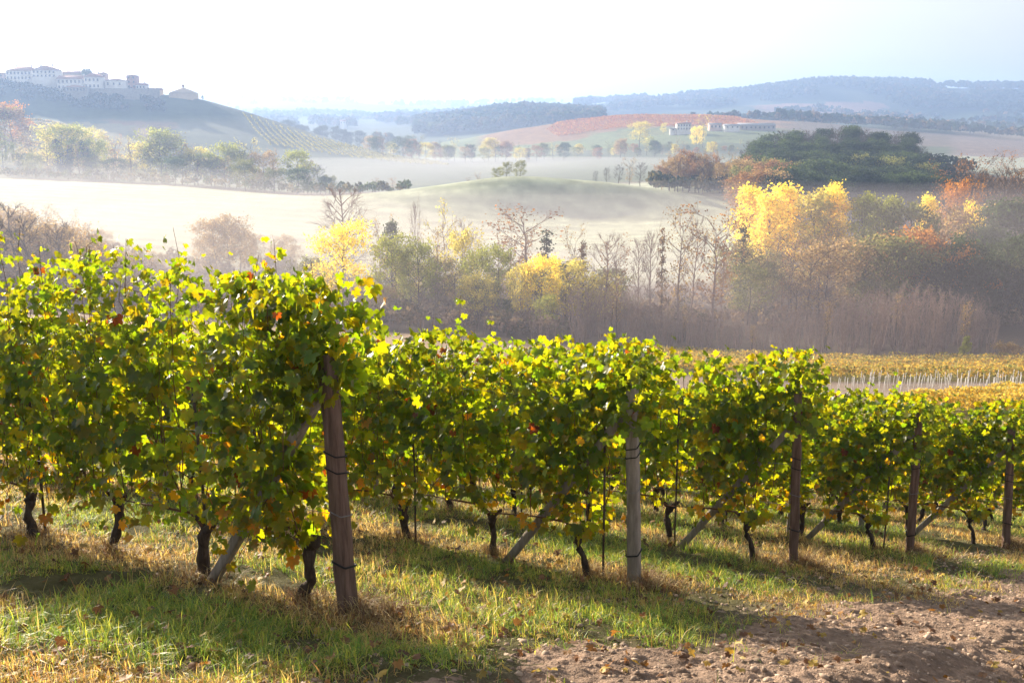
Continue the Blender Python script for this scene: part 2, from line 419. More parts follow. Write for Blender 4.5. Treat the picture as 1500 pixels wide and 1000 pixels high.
ORD = ['nearest', 'second', 'third', 'fourth', 'fifth', 'sixth', 'seventh', 'eighth', 'ninth', 'tenth', 'eleventh', 'twelfth', 'thirteenth', 'fourteenth', 'fifteenth', 'sixteenth', 'seventeenth', 'eighteenth', 'nineteenth', 'twentieth'] + ['%d-th' % i for i in range(21, 60)]

# ------------------------------------------------------------------ grapevines
_half = [(0, 1.0), (9, .84), (17, .80), (25, .66), (33, .60), (42, .80), (50, .95), (58, .82), (66, .80), (76, .58), (88, .70), (100, .80), (112, .66), (128, .62), (146, .50), (163, .40), (176, .12)]
_pts = [(math.radians(a), r) for a, r in _half] + [(math.radians(360 - a), r) for a, r in _half[::-1] if a > 0]
LA = np.array([p[0] for p in _pts]); LRr = np.array([p[1] for p in _pts])
def leaf_batch(P, nrm, tip, size, col, cup=.25, fan=None):
    n = len(P); k = len(LA)
    nrm = nrm / np.linalg.norm(nrm, axis=1)[:, None]
    t = tip - (tip * nrm).sum(1)[:, None] * nrm; t /= np.linalg.norm(t, axis=1)[:, None] + 1e-9
    s = np.cross(nrm, t)
    rr = LRr[None] * (1 + rng.normal(0, .06, (n, k)))
    lx = rr * np.cos(LA)[None]; ly = rr * np.sin(LA)[None]
    c = rng.uniform(-.1, cup, n)[:, None]; fd = rng.uniform(0, .45, n)[:, None]; wv = rng.uniform(0, 6.28, n)[:, None]
    lz = -c * (lx ** 2) - .5 * c * ly ** 2 + fd * np.abs(ly) + .09 * np.sin(3 * LA[None] + wv)
    V = P[:, None] + size[:, None, None] * ((lx + .1)[..., None] * t[:, None] + ly[..., None] * s[:, None] + lz[..., None] * nrm[:, None])
    Vc = P + size[:, None] * .1 * t
    V = np.concatenate([Vc[:, None], V], 1).reshape(-1, 3)
    b = np.arange(n)[:, None, None] * (k + 1); j = np.arange(k)
    f = np.stack([np.zeros(k, int), j + 1, (j + 1) % k + 1], 1)[None] + b
    C = np.repeat(col, k + 1, 0)
    return V, f.reshape(-1, 3), C
LEAFC = np.array([[.050, .115, .022], [.040, .095, .026], [.075, .14, .020], [.09, .135, .015], [.17, .15, .02], [.15, .10, .02], [.07, .03, .015]])
LEAFP = np.array([.36, .28, .22, .12, .009, .002, .008])
VINE_LEAF = leaf_mat('vine_leaf', (.62, .64, .7), (9.2, 4.9, .34), .50, .42, .30)
def add_blotches(m):
    nt = m.node_tree; L = nt.links; tc = N(nt, 'ShaderNodeTexCoord'); n = N(nt, 'ShaderNodeTexNoise', Scale=34.0, Detail=3.0); L.new(tc.outputs['Object'], n.inputs['Vector'])
    r = N(nt, 'ShaderNodeValToRGB'); r.color_ramp.elements[0].position = .34; r.color_ramp.elements[0].color = (1.2, .85, .8, 1); r.color_ramp.elements[1].position = .44; r.color_ramp.elements[1].color = (1, 1, 1, 1)
    e = r.color_ramp.elements.new(.62); e.color = (.86, .92, .9, 1); e = r.color_ramp.elements.new(.75); e.color = (1.15, 1.1, 1, 1)
    L.new(n.outputs[0], r.inputs[0]); a = [x for x in nt.nodes if x.bl_idname == 'ShaderNodeAttribute'][0]
    mm = N(nt, 'ShaderNodeVectorMath', operation='MULTIPLY'); tg = [l.to_socket for l in a.outputs['Color'].links]
    L.new(a.outputs['Color'], mm.inputs[0]); L.new(r.outputs[0], mm.inputs[1])
    for t in tg: L.new(mm.outputs[0], t)
add_blotches(VINE_LEAF)
BARK = solid_mat('vine_bark', (.035, .024, .018), (.11, .08, .06), 30, .95, .012, 70, (1, 1, .25))
CANE = solid_mat('cane_bark', (.10, .045, .025), (.20, .10, .05), 30, .7)
def make_vine(seed, wild=0.5, density=1.0, top=2.1, low=.46, length=1.12, cap=0, hang=4):
    global rng
    rng = np.random.default_rng(seed); R = rng
    tr = MB()
    zs = np.linspace(0, .47, 9); wob = np.cumsum(R.normal(0, .014, (9, 2)), 0); wob[:, 0] += np.linspace(0, R.uniform(-.08, .08), 9)
    P = np.column_stack([wob, zs - .05]); rad = np.interp(zs, [0, .1, .38, .47], [.055, .036, .033, .045]) * R.uniform(.85, 1.2) * (1 + R.normal(0, .12, 9))
    tr.tube(P, rad, 9)
    head = P[-1]
    tr.tube([head, head + [R.uniform(.03, .08), .0, .05], head + [R.uniform(.08, .12), .01, .10]], [.035, .028, .012], 7)
    tr.tube([head, head + [-.06, .02, .03], head + [-.10, -.01, .09]], [.032, .022, .015], 7)
    cn = MB(); pts = []
    arm = np.array([head, head + [-.15, 0, .10], head + [-.45, R.normal(0, .02), .08], head + [-.95, R.normal(0, .02), .03]])
    cn.tube(arm, [.014, .010, .008, .005], 6)
    nc = 13
    for i in range(nc):
        u = (i + R.random()) / nc
        st = np.array([.1 - u * length, R.normal(0, .04), .54 + R.normal(0, .05)]); hh = R.normal(top - .15, .14) + (R.random() < wild * .5) * R.uniform(.05, .35)
        npt = 9; zz = np.linspace(0, 1, npt)
        dx = np.cumsum(R.normal(0, .035, npt)); dy = np.cumsum(R.normal(0, .03, npt))
        C = np.column_stack([st[0] + dx, np.clip(st[1] + dy, -.2, .2), st[2] + (hh - st[2]) * zz])
        if R.random() < .35:
            C[-1] = C[-2] + [R.normal(0, .12), R.normal(0, .15), R.uniform(-.05, .08)]
        cn.tube(C, np.linspace(.0055, .002, npt), 4, cap=False)
        m = int((19 + 14 * (hh > top + .02)) * density); t = np.sort(R.random(m)) ** .8
        for a in t:
            k = a * (npt - 1); k0 = int(min(k, npt - 2)); pts.append(C[k0] + (C[k0 + 1] - C[k0]) * (k - k0))
    # hanging low shoots
    for i in range(hang):
        st = np.array([.1 - R.random() * length, R.normal(0, .1), R.uniform(.58, .8)])
        if R.random() < .65:
            ln = R.uniform(.15, .46)
            C = np.array([st, st + [R.normal(0, .1), R.normal(0, .12), -ln * .4], st + [R.normal(0, .16), R.normal(0, .16), -ln]])
            cn.tube(C, [.004, .003, .002], 4, cap=False)
            for a in np.linspace(.1, 1, 9): pts.append(C[0] * (1 - a) + C[2] * a)
    pts = np.array(pts)
    kk_ = np.where(pts[:, 2] > top - .12, .4, 1.)
    P1 = pts + np.column_stack([R.normal(0, .06, len(pts)) * kk_, R.normal(0, .12, len(pts)) * kk_, R.normal(0, .05, len(pts)) * kk_])
    nx = int(820 * density)
    zz = low + (top - low) * R.beta(1.15, 1.05, nx) 
    P2 = np.column_stack([.14 - R.random(nx) * (length + .06), R.normal(0, .19, nx), zz])
    # clumped gaps
    g = fbm(P2[:, 0] * 3.2 + seed * 3.1, P2[:, 2] * 3.2, 2, seed); P2 = P2[g > .30]
    Pl = np.concatenate([P1, P2])
    if cap:
        nc_ = int(cap); pc = np.column_stack([R.normal(.30, .19, nc_), R.normal(0, .17, nc_), R.uniform(1.48, 2.2, nc_)])
        pc[:, 0] = np.minimum(pc[:, 0], .62 - .25 * np.abs(pc[:, 2] - 1.7)); Pl = np.concatenate([Pl, pc])
    n = len(Pl)
    sgn = np.sign(Pl[:, 1] + R.normal(0, .1, n))
    nrm = np.column_stack([R.normal(0, .55, n), sgn * R.uniform(.3, 1.2, n), R.normal(.35, .5, n)])
    tip = np.column_stack([R.normal(0, .5, n), sgn * .25, -np.ones(n) + R.normal(0, .45, n)])
    size = (.034 + .052 * R.random(n) ** 1.2) * np.interp(Pl[:, 2], [.6, 1.2, 2.0, 2.3], [.85, 1.1, .95, .6])
    pr = LEAFP.copy(); ci = R.choice(len(LEAFC), n, p=pr / pr.sum())
    lo = (Pl[:, 2] < .75) & (R.random(n) < .5); ci[lo] = R.choice([2, 3, 3, 4], lo.sum())
    col = LEAFC[ci] * R.uniform(.75, 1.3, (n, 1)) * (1 + R.normal(0, .08, (n, 3)))
    V, f, C = leaf_batch(Pl, nrm, tip, size, np.clip(col, .005, .6))
    return tr, cn, (V, f, C)
def vine_thing(proto, loc, rz, label, group, sc=1.0):
    root, kids = proto
    r = root.copy(); COL.objects.link(r); r.location = loc; r.rotation_euler = (0, 0, rz); r.scale = (1, 1, sc)
    tag(r, label, 'grapevine', group)
    for k_ in kids:
        c = k_.copy(); COL.objects.link(c); c.parent = r
    return r
def vine_proto(seed, **kw):
    tr, cn, (V, f, C) = make_vine(seed, **kw)
    root = bpy.data.objects.new('grapevine', None)
    kids = [tr.build('trunk', BARK, None, True, link=False), cn.build('cane', CANE, None, True, link=False), mesh_obj('foliage', V, [f], VINE_LEAF, None, C, link=False)]
    return root, kids
near_protos = [vine_proto(100 + i, wild=1.0, top=2.36, density=1.15, hang=14) for i in range(7)]
mid_protos = [vine_proto(200 + i, wild=.2, top=2.12, density=1.15, hang=11) for i in range(6)]
end_proto = vine_proto(301, wild=.4, top=2.05, length=.8, density=1.3, cap=330)
end_near = vine_proto(302, wild=.7, top=2.15, length=.8, density=1.4, cap=420, hang=14)
rng = np.random.default_rng(77)
rzrow = math.atan2(-ROWD.y, -ROWD.x)         # local -x runs into the row, away from the track
ends = list(PB) + [PB[4] + (PB[4] - PB[3]) * 1.0, PB[4] + (PB[4] - PB[3]) * 2.0]
row_len = [10.5, 15, 19, 22, 24, 26, 28]
rowname = ['nearest row', 'second row', 'third row', 'fourth row', 'fifth row', 'sixth row', 'seventh row']
STAKE = solid_mat('stake_metal', (.05, .04, .035), (.14, .10, .08), 20, .7)
WIRE = solid_mat('wire_steel', (.12, .12, .12), (.25, .24, .23), 20, .5, spec=.5)
prev = None
for ri, e in enumerate(ends):
    t = .42; k = 0
    while t < row_len[ri]:
        if ri in (0,) or t < 40:
            x, y = e.x + ROWD.x * t, e.y + ROWD.y * t
            if ri == 0: pr = end_near if k == 0 else near_protos[(k * 3 + 1) % 7]
            else: pr = mid_protos[(k * 5 + ri * 2) % 6] if k else end_proto
            sc = [1.0, 1.02, 1.10, 1.01, 1.04, .88, .80][ri] * random.uniform(.97, 1.03)
            if ri == 0: sc *= [1.05, 1.04, 1.05, .93, .99, 1.06, 1.08, 1.05, 1.0, 1.0, 1.0][k]
            if ri > 0: sc *= 1 - min(t, 12) / 12 * .08
            pos = 'vine at the post end' if k == 0 else '%s vine from the end post' % ['', 'second', 'third', 'fourth', 'fifth', 'sixth', 'seventh', 'eighth', 'ninth', 'tenth', 'eleventh', 'twelfth', 'thirteenth', 'fourteenth', 'fifteenth', 'sixteenth', 'seventeenth', 'eighteenth', 'nineteenth', 'twentieth', 'twenty-first', 'twenty-second', 'twenty-third', 'twenty-fourth', 'twenty-fifth', 'twenty-sixth', 'twenty-seventh', 'twenty-eighth'][k]
            vine_thing(pr, (x, y, h(x, y) - .02), rzrow + random.uniform(-.06, .06), 'leafy green and yellow grapevine, %s of the %s' % (pos, rowname[ri]), 'grapevines of the ' + rowname[ri], sc)
            if ri < 5 and t < 9 and (k + ri) % 2:
                m = MB(); sx = x + .09; sy = y - .03; z0 = h(sx, sy)
                m.tube([[0, 0, -.1], [random.uniform(-.02, .02), 0, .7], [random.uniform(-.03, .03), 0, 1.5 * sc]], .011, 6)
                s = m.build('vine_stake', STAKE, None, True); s.location = (sx, sy, z0)
                tag(s, 'thin rusty stake beside the %s of the %s' % (pos.replace(' from the end post', ' in from the end').replace('vine at the post end', 'first vine'), rowname[ri]), 'stake', 'thin stakes beside the vines')
            if ri < 4 and k < 8:
                tuft('dry_grass_tuft', x, y, int(420 / (1 + ri * .5)), .16, .20, 'brown dry grass around the foot of the %s, %s' % (pos.replace(' from the end post', '').replace('vine at the post end', 'first vine'), rowname[ri]), 'dry grass at the vine feet')
        t += 1.04 + random.uniform(-.05, .05); k += 1
    if ri < 5:   # training wires
        for wi, (wz, nm) in enumerate([(.70, 'lowest'), (1.15, 'middle'), (1.65, 'upper')]):
            m = MB(); P = []
            for q_ in np.linspace(0, row_len[ri], 24):
                x, y = e.x + ROWD.x * q_, e.y + ROWD.y * q_; P.append([x, y, h(x, y) + wz - .01 * math.sin(q_ * 1.3) ** 2])
            m.tube(P, .0022 if ri < 2 else .003, 5)
            tag(m.build('trellis_wire', WIRE), '%s steel training wire strung along the %s' % (nm, rowname[ri]), 'wire', 'trellis wires')

# ------------------------------------------------------------------ posts and braces
POSTM = solid_mat('weathered_post', (.10, .065, .05), (.24, .16, .13), 5, .9, .006, 60, (6, 6, .6))
POSTG = solid_mat('grey_post', (.22, .19, .165), (.38, .34, .30), 6, .9, .005, 60, (5, 5, .7))
BLACK = solid_mat('black_tie', (.015, .015, .015), (.03, .03, .03), 10, .6)
def prism(P0, P1, w0, w1, rz, mat, name, parent, seg=10, jit=.003, top_tilt=0.0):
    """a slightly irregular squared post from P0 to P1 with softened corners"""
    P0 = np.array(P0, float); P1 = np.array(P1, float); d = (P1 - P0); L = np.linalg.norm(d); d /= L
    a = np.array([math.cos(rz), math.sin(rz), 0]); a -= a.dot(d) * d; a /= np.linalg.norm(a); b = np.cross(d, a)
    c = .80
    pr = [(1, c), (c, 1), (-c, 1), (-1, c), (-1, -c), (-c, -1), (c, -1), (1, -c)]
    V = []
    rr = np.random.default_rng(int(abs(P0[0] * 1000)) + 5)
    for i in range(seg + 1):
        t = i / seg; w = (w0 + (w1 - w0) * t) / 2; cc = P0 + d * L * t
        for (u, v) in pr:
            j = rr.normal(0, jit, 2); q_ = cc + a * (u * w + j[0]) + b * (v * w + j[1])
            if i == seg: q_ = q_ + d * top_tilt * u
            V.append(q_)
    F4 = []
    for i in range(seg):
        for k in range(8): F4.append([i * 8 + k, i * 8 + (k + 1) % 8, i * 8 + 8 + (k + 1) % 8, i * 8 + 8 + k])
    V = np.array(V); org = P0.copy()
    m = MB(); m.add(V - org if parent is not None else V - org, [np.array(F4), np.arange(8)[::-1], np.arange(8) + seg * 8])
    return m, org, (a, b, d, L)
postinfo = [((513, 905), (479, 520), .094, 'brown weathered square end post of the nearest row, split at the foot', POSTM),
            ((929, 880), (926, 545), .094, 'pale grey square end post of the second row with a flat top showing', POSTG),
            ((1163, 830), (1169, 575), .088, 'dark brown end post of the third row with a pale right edge', POSTM),
            ((1332, 812), (1347, 603), .086, 'brown end post of the fourth row leaning a little to the right', POSTM),
            ((1476, 806), (1482, 628), .09, 'dark end post of the fifth row beside the stony track', POSTM)]
for i, (b_, t_, w, lab, mt) in enumerate(postinfo):
    e = PB[i]; zb = h(e.x, e.y); foot = Vector((e.x, e.y, zb - .25)); tp = at(t_[0], t_[1], e.y)
    tp.y = e.y
    hh = tp.z - zb
    root = empty('end_post', (e.x, e.y, zb), 0, lab, 'post', 'end posts of the vine rows')
    m, org, (a, b, d, L) = prism(foot, tp, w * 1.12, w * .95, rzrow + .12 * i, mt, 'shaft', root, top_tilt=.01)
    s = m.build('shaft', mt, root, False); s.location = Vector(org) - root.location
    for (fz, mat_, rad) in [(.66, BLACK, .005), (.61, BLACK, .005), (.45, WIRE, .004), (.20, BLACK, .007)]:
        fz += .03 * math.sin(i * 3 + fz * 9)
        c = np.array(foot) + d * L * (fz * .88 + .11); ww = (w * 1.12 + (w * .95 - w * 1.12) * fz) / 2 + .006
        cc = .84
        ring = [c + a * u * ww + b * v * ww + d * .012 * (u + v) * (1 if i % 2 else -1) for u, v in [(1, cc), (cc, 1), (-cc, 1), (-1, cc), (-1, -cc), (-cc, -1), (cc, -1), (1, -cc), (1, cc)]]
        mm_ = MB(); mm_.tube(np.array(ring) - np.array(root.location), rad, 5, cap=False); mm_.build('wire_tie', mat_, root, True)
    tuft('dry_grass_tuft', e.x + .10, e.y + .06, 1200 if i < 3 else 700, .22, .24, 'drooping brown grass around the foot of the %s end post' % ['nearest', 'second', 'third', 'fourth', 'fifth'][i], 'dry grass at the post feet')
    # brace, leaning from the row up to the post
    fx, fy = e.x + ROWD.x * 1.42, e.y + ROWD.y * 1.42
    p0 = (fx, fy, h(fx, fy) - .12); p1 = (e.x + ROWD.x * .08, e.y + ROWD.y * .08, zb + 1.62)
    m, org, _ = prism(p0, p1, .075, .07, rzrow, POSTG, 'brace_pole', None, seg=5)
    s = m.build('brace_pole', POSTG); s.location = org
    tag(s, 'pale squared pole slanting up to the end post of the %s' % rowname[i], 'brace', 'slanting brace poles')
# intermediate posts inside the rows
for ri, ts in enumerate([(5.4,), (6.2,), (5.9, 11), (1.55, 7), (2.1, 7.5)]):
    for t_i, tt in enumerate(ts):
        e = ends[ri]; x, y = e.x + ROWD.x * tt, e.y + ROWD.y * tt; z = h(x, y)
        m, org, _ = prism((x, y, z - .2), (x + .01, y, z + 1.85), .09, .08, rzrow + .2, POSTG, 'row_post', None)
        s = m.build('row_post', POSTG); s.location = org
        tag(s, 'grey square post standing inside the %s%s' % (rowname[ri], '' if len(ts) == 1 else [', nearer its end', ', deeper in the row'][t_i]), 'post', 'posts inside the rows')

# stones, clods, fallen leaves (nobody could count them)
def pebbles(n, smin, smax, omin, omax, name, label, mat, seed):
    R = np.random.default_rng(seed)
    s = R.uniform(-3.5, 12, n); o_ = omin + (omax - omin) * R.random(n); x, y, z = track_z(s, o_); z = np.maximum(z, HN(x, y))
    ico = np.array([[0, 0, 1], [.89, 0, .45], [.28, .85, .45], [-.72, .53, .45], [-.72, -.53, .45], [.28, -.85, .45], [.72, .53, -.45], [-.28, .85, -.45], [-.89, 0, -.45], [-.28, -.85, -.45], [.72, -.53, -.45], [0, 0, -1]])
    fc = np.array([[0, 1, 2], [0, 2, 3], [0, 3, 4], [0, 4, 5], [0, 5, 1], [1, 6, 2], [2, 7, 3], [3, 8, 4], [4, 9, 5], [5, 10, 1], [6, 7, 2], [7, 8, 3], [8, 9, 4], [9, 10, 5], [10, 6, 1], [6, 11, 7], [7, 11, 8], [8, 11, 9], [9, 11, 10], [10, 11, 6]])
    sz = smin * (smax / smin) ** (R.random(n) ** 2.2)
    V = ico[None] * sz[:, None, None] * R.uniform(.55, 1.3, (n, 1, 3)) * (1 + R.normal(0, .18, (n, 12, 1)))
    th = R.uniform(0, 6.28, n); c, s_ = np.cos(th)[:, None], np.sin(th)[:, None]
    V = np.stack([V[..., 0] * c - V[..., 1] * s_, V[..., 0] * s_ + V[..., 1] * c, V[..., 2] * .7], -1) + np.stack([x, y, z], 1)[:, None]
    C = np.repeat(np.clip(R.normal(1, .25, (n, 1)), .4, 1.8) * np.array([[1, .95, .9]]), 12, 0)
    o = mesh_obj(name, V.reshape(-1, 3), [(fc[None] + np.arange(n)[:, None, None] * 12).reshape(-1, 3)], mat, None, C)
    tag(o, label, 'stones', kind='stuff')
pebbles(17000, .004, .030, -.1, 4.2, 'gravel', 'small stones and clods scattered over the dirt track', solid_mat('stone', (.24, .18, .14), (.40, .32, .26), 20, .9, tint=True), 8)
R = np.random.default_rng(9); n = 1500
px = R.uniform(-50, 1550, n); Y = np.exp(R.uniform(math.log(4.2), math.log(22), n)); x = (px - 750) / 1400 * Y; y = Y
P = np.stack([x, y, HN(x, y) + .035 + R.uniform(0, .04, n)], 1)
nr = np.column_stack([R.normal(0, .45, n), R.normal(0, .45, n), np.ones(n)]); tp = np.column_stack([R.normal(0, 1, n), R.normal(0, 1, n), R.normal(0, .2, n)])
cc = np.array([[.28, .15, .05], [.20, .10, .045], [.36, .26, .06], [.13, .07, .04]])[R.integers(0, 4, n)] * R.uniform(.7, 1.2, (n, 1))
rng = np.random.default_rng(10)
V, f, C = leaf_batch(P, nr, tp, R.uniform(.025, .05, n), cc, .9)
tag(mesh_obj('fallen_leaves', V, [f], leaf_mat('dead_leaf', (1, 1, 1), (1.5, 1.2, .6), .3, .6), None, C), 'brown and yellow fallen vine leaves lying in the grass', 'leaves', kind='stuff')
# ------------------------------------------------------------------ trees
def crown_mat(name, c, t=1.8, tw=.4): 
    return leaf_mat(name, c, (c[0] * t, c[1] * t, c[2] * t * .7), tw, .7, .1)
TM = {
 'gold': crown_mat('gold_leaf', (.80, .64, .11)), 'yellow': crown_mat('yellow_leaf', (.54, .46, .12)),
 'lime': crown_mat('lime_leaf', (.27, .28, .06)), 'olive': crown_mat('olive_leaf', (.17, .17, .06)),
 'green': crown_mat('green_leaf', (.06, .085, .035)), 'dark': crown_mat('dark_leaf', (.035, .05, .028)),
 'orange': crown_mat('orange_leaf', (.38, .17, .045)), 'rust': crown_mat('rust_leaf', (.26, .14, .075)),
 'tan': crown_mat('tan_leaf', (.32, .22, .12)), 'brown': crown_mat('brown_leaf', (.15, .095, .06)),
 'mauve': solid_mat('twig_bark', (.24, .17, .15), (.40, .30, .26), 3, .9), 'bark': solid_mat('tree_bark', (.07, .055, .045), (.14, .11, .09), 3, .95),
}
def make_tree(seed, Ht=12., Rad=3.5, trunk=.2, nl=16, prof='round', leaf=.26, per=26, rc=.7, up=.5, nsub=4, twigs=0, fine=0, multi=1):
    R = np.random.default_rng(seed); tb = MB(); tips = []
    profs = {'round': lambda u: np.sqrt(max(0, 1 - (2 * u - .85) ** 2 / 1.4)), 'poplar': lambda u: (.45 + .9 * u * (1 - u) * 2) * (1 - .35 * u), 'spire': lambda u: 1 - .86 * u, 'cypress': lambda u: (.75 + u * .4) * (1 - u ** 2.2), 'vase': lambda u: .4 + .7 * u, 'oak': lambda u: (1.0 - .15 * u) * math.sqrt(max(0, 1.02 - u ** 2.6))}
    for q_ in range(multi):
        n = 10; zz = np.linspace(0, Ht * (.93 - .1 * q_), n); w = np.cumsum(R.normal(0, Ht * .010, (n, 2)), 0)
        if multi > 1: a = 6.28 * q_ / multi + R.random(); w += np.outer(zz / Ht, [math.cos(a), math.sin(a)]) * Rad * .5
        P = np.column_stack([w, zz]); P[0, 2] = -.6
        r0 = Ht * .0115 / multi ** .4; tb.tube(P, np.linspace(r0 * 1.4, r0 * .15, n), 6)
        for i in range(nl):
            u = (i + R.random()) / nl; zb = Ht * (trunk + (.90 - trunk) * u); az = i * 2.4 + R.random()
            st = np.array([np.interp(zb, zz, P[:, 0]), np.interp(zb, zz, P[:, 1]), zb])
            L_ = Rad * profs[prof](u) * R.uniform(.65, 1.15) / (1 if multi == 1 else 1.3)
            e = up * R.uniform(.6, 1.3); d = np.array([math.cos(az), math.sin(az), e]); d /= np.linalg.norm(d)
            en = st + d * L_ + [0, 0, L_ * .10]; md = (st + en) / 2 + R.normal(0, L_ * .07, 3)
            tb.tube([st, md, en], [r0 * .42, r0 * .25, r0 * .08], 4, cap=False)
            tips.append(en); tips.append(md + R.normal(0, L_ * .12, 3))
            for k in range(nsub):
                s0 = md + (en - md) * R.random(); dd = d + R.normal(0, .55, 3); dd[2] += .15; dd /= np.linalg.norm(dd); e2 = s0 + dd * L_ * R.uniform(.25, .5)
                tb.tube([s0, e2], [r0 * .16, r0 * .05], 3, cap=False); tips.append(e2)
                for f_ in range(fine):
                    s1 = s0 + (e2 - s0) * R.random(); d3 = dd + R.normal(0, .6, 3); d3[2] += .3; d3 /= np.linalg.norm(d3)
                    tb.tube([s1, s1 + d3 * L_ * R.uniform(.2, .5)], [.016, .009], 3, cap=False)
    tips = np.array(tips); crown = None
    if per:
        nn = R.poisson(per, len(tips)); C0 = np.repeat(tips, nn, 0); n = len(C0)
        off = R.normal(0, 1, (n, 3)) * rc * np.array([1, 1, .75]) * .6
        P = C0 + off; P[:, 2] = np.maximum(P[:, 2], Ht * trunk * .5)
        a = R.normal(0, 1, (n, 3)); a /= np.linalg.norm(a, axis=1)[:, None]; b = np.cross(a, R.normal(0, 1, (n, 3))); b /= np.linalg.norm(b, axis=1)[:, None]
        s = leaf * R.uniform(.5, 1.3, (n, 1))
        V = np.stack([P - a * s * .6, P + b * s * .42, P + a * s * .6, P - b * s * .42], 1).reshape(-1, 3)
        clump = np.repeat(R.uniform(.62, 1.28, len(tips)), nn)[:, None] * R.uniform(.8, 1.2, (n, 1))
        C = np.repeat(clump * (1 + R.normal(0, .04, (n, 3))), 4, 0)
        crown = mesh_obj('crown', V, [np.arange(n * 4).reshape(-1, 4)], TM['green'], None, C, link=False)
    return tb.build('trunk', TM['bark'], None, True, link=False), crown, Ht
PR = {
 'poplar': [make_tree(400 + i, 14, 2.9, .12, 26, 'poplar', .27, 30, .75, 1.2, 4) for i in range(3)],
 'round': [make_tree(410 + i, 11, 4.2, .16, 18, 'round', .28, 30, .9, .55, 5) for i in range(4)],
 'oak': [make_tree(420 + i, 11, 5.6, .14, 24, 'oak', .26, 42, .95, .45, 6) for i in range(2)],
 'sparse': [make_tree(430 + i, 11, 3.0, .2, 18, 'vase', .20, 7, .6, .9, 4, fine=2) for i in range(4)],
 'bare': [make_tree(440 + i, 12, 3.0, .22, 26, 'round', .2, 0, .6, 1.0, 4, fine=6) for i in range(4)],
 'ivy': [make_tree(450 + i, 11, 1.2, .06, 22, 'spire', .22, 14, .35, .6, 2, fine=1) for i in range(2)],
 'cypress': [make_tree(460, 11, 1.5, .03, 34, 'cypress', .3, 26, .5, 1.5, 3)],
 'conifer': [make_tree(470 + i, 12, 3.0, .1, 30, 'spire', .3, 22, .6, -.05, 4) for i in range(2)],
 'dense': [make_tree(480 + i, 12, 3.8, .10, 24, 'round', .32, 36, 1.0, .6, 5) for i in range(4)],
 'sapling': [make_tree(490 + i, 8, 1.3, .25, 12, 'vase', .2, 0, .6, 2.2, 3, fine=1, multi=3) for i in range(6)],
 'saplinggold': [make_tree(500 + i, 8, 1.3, .3, 12, 'poplar', .17, 6, .4, 1.6, 3, fine=1) for i in range(2)],
 'shrub': [make_tree(510 + i, 4, 2.6, .02, 12, 'round', .24, 34, .7, .8, 4) for i in range(3)],
}
cnt = {}
def tree(kind, colr, px, top, Y, label, group=None, cat='tree', wide=1.0, name=None, bark=None):
    base, pyb = ground_at(px, Y)
    k = cnt.get(kind, 0); cnt[kind] = k + 1
    tr, cr, Ht = PR[kind][k % len(PR[kind])]
    tz_ = at(px, top, Y).z; hgt = max(1.5, tz_ - base.z); sc = hgt / Ht
    nm = name or {'poplar': 'poplar_tree', 'round': 'broadleaf_tree', 'oak': 'oak_tree', 'sparse': 'thin_tree', 'bare': 'bare_tree', 'ivy': 'ivy_covered_tree', 'cypress': 'cypress_tree', 'conifer': 'conifer_tree', 'dense': 'wood_tree', 'sapling': 'bare_sapling', 'saplinggold': 'young_tree', 'shrub': 'shrub'}[kind]
    r = empty(nm, base - Vector((0, 0, .1)), random.uniform(0, 6.28), label, cat, group)
    wd = sc * wide * random.uniform(.92, 1.08); r.scale = (wd, wd, sc * random.uniform(.97, 1.03))
    if tr is not None:
        t2 = tr.copy(); COL.objects.link(t2); t2.parent = r
        if bark or kind == 'sapling': t2.material_slots[0].link = 'OBJECT'; t2.material_slots[0].material = TM[bark or 'mauve']
    if cr is not None:
        c2 = cr.copy(); COL.objects.link(c2); c2.parent = r; c2.material_slots[0].link = 'OBJECT'; c2.material_slots[0].material = TM[colr]
    return r
random.seed(21)
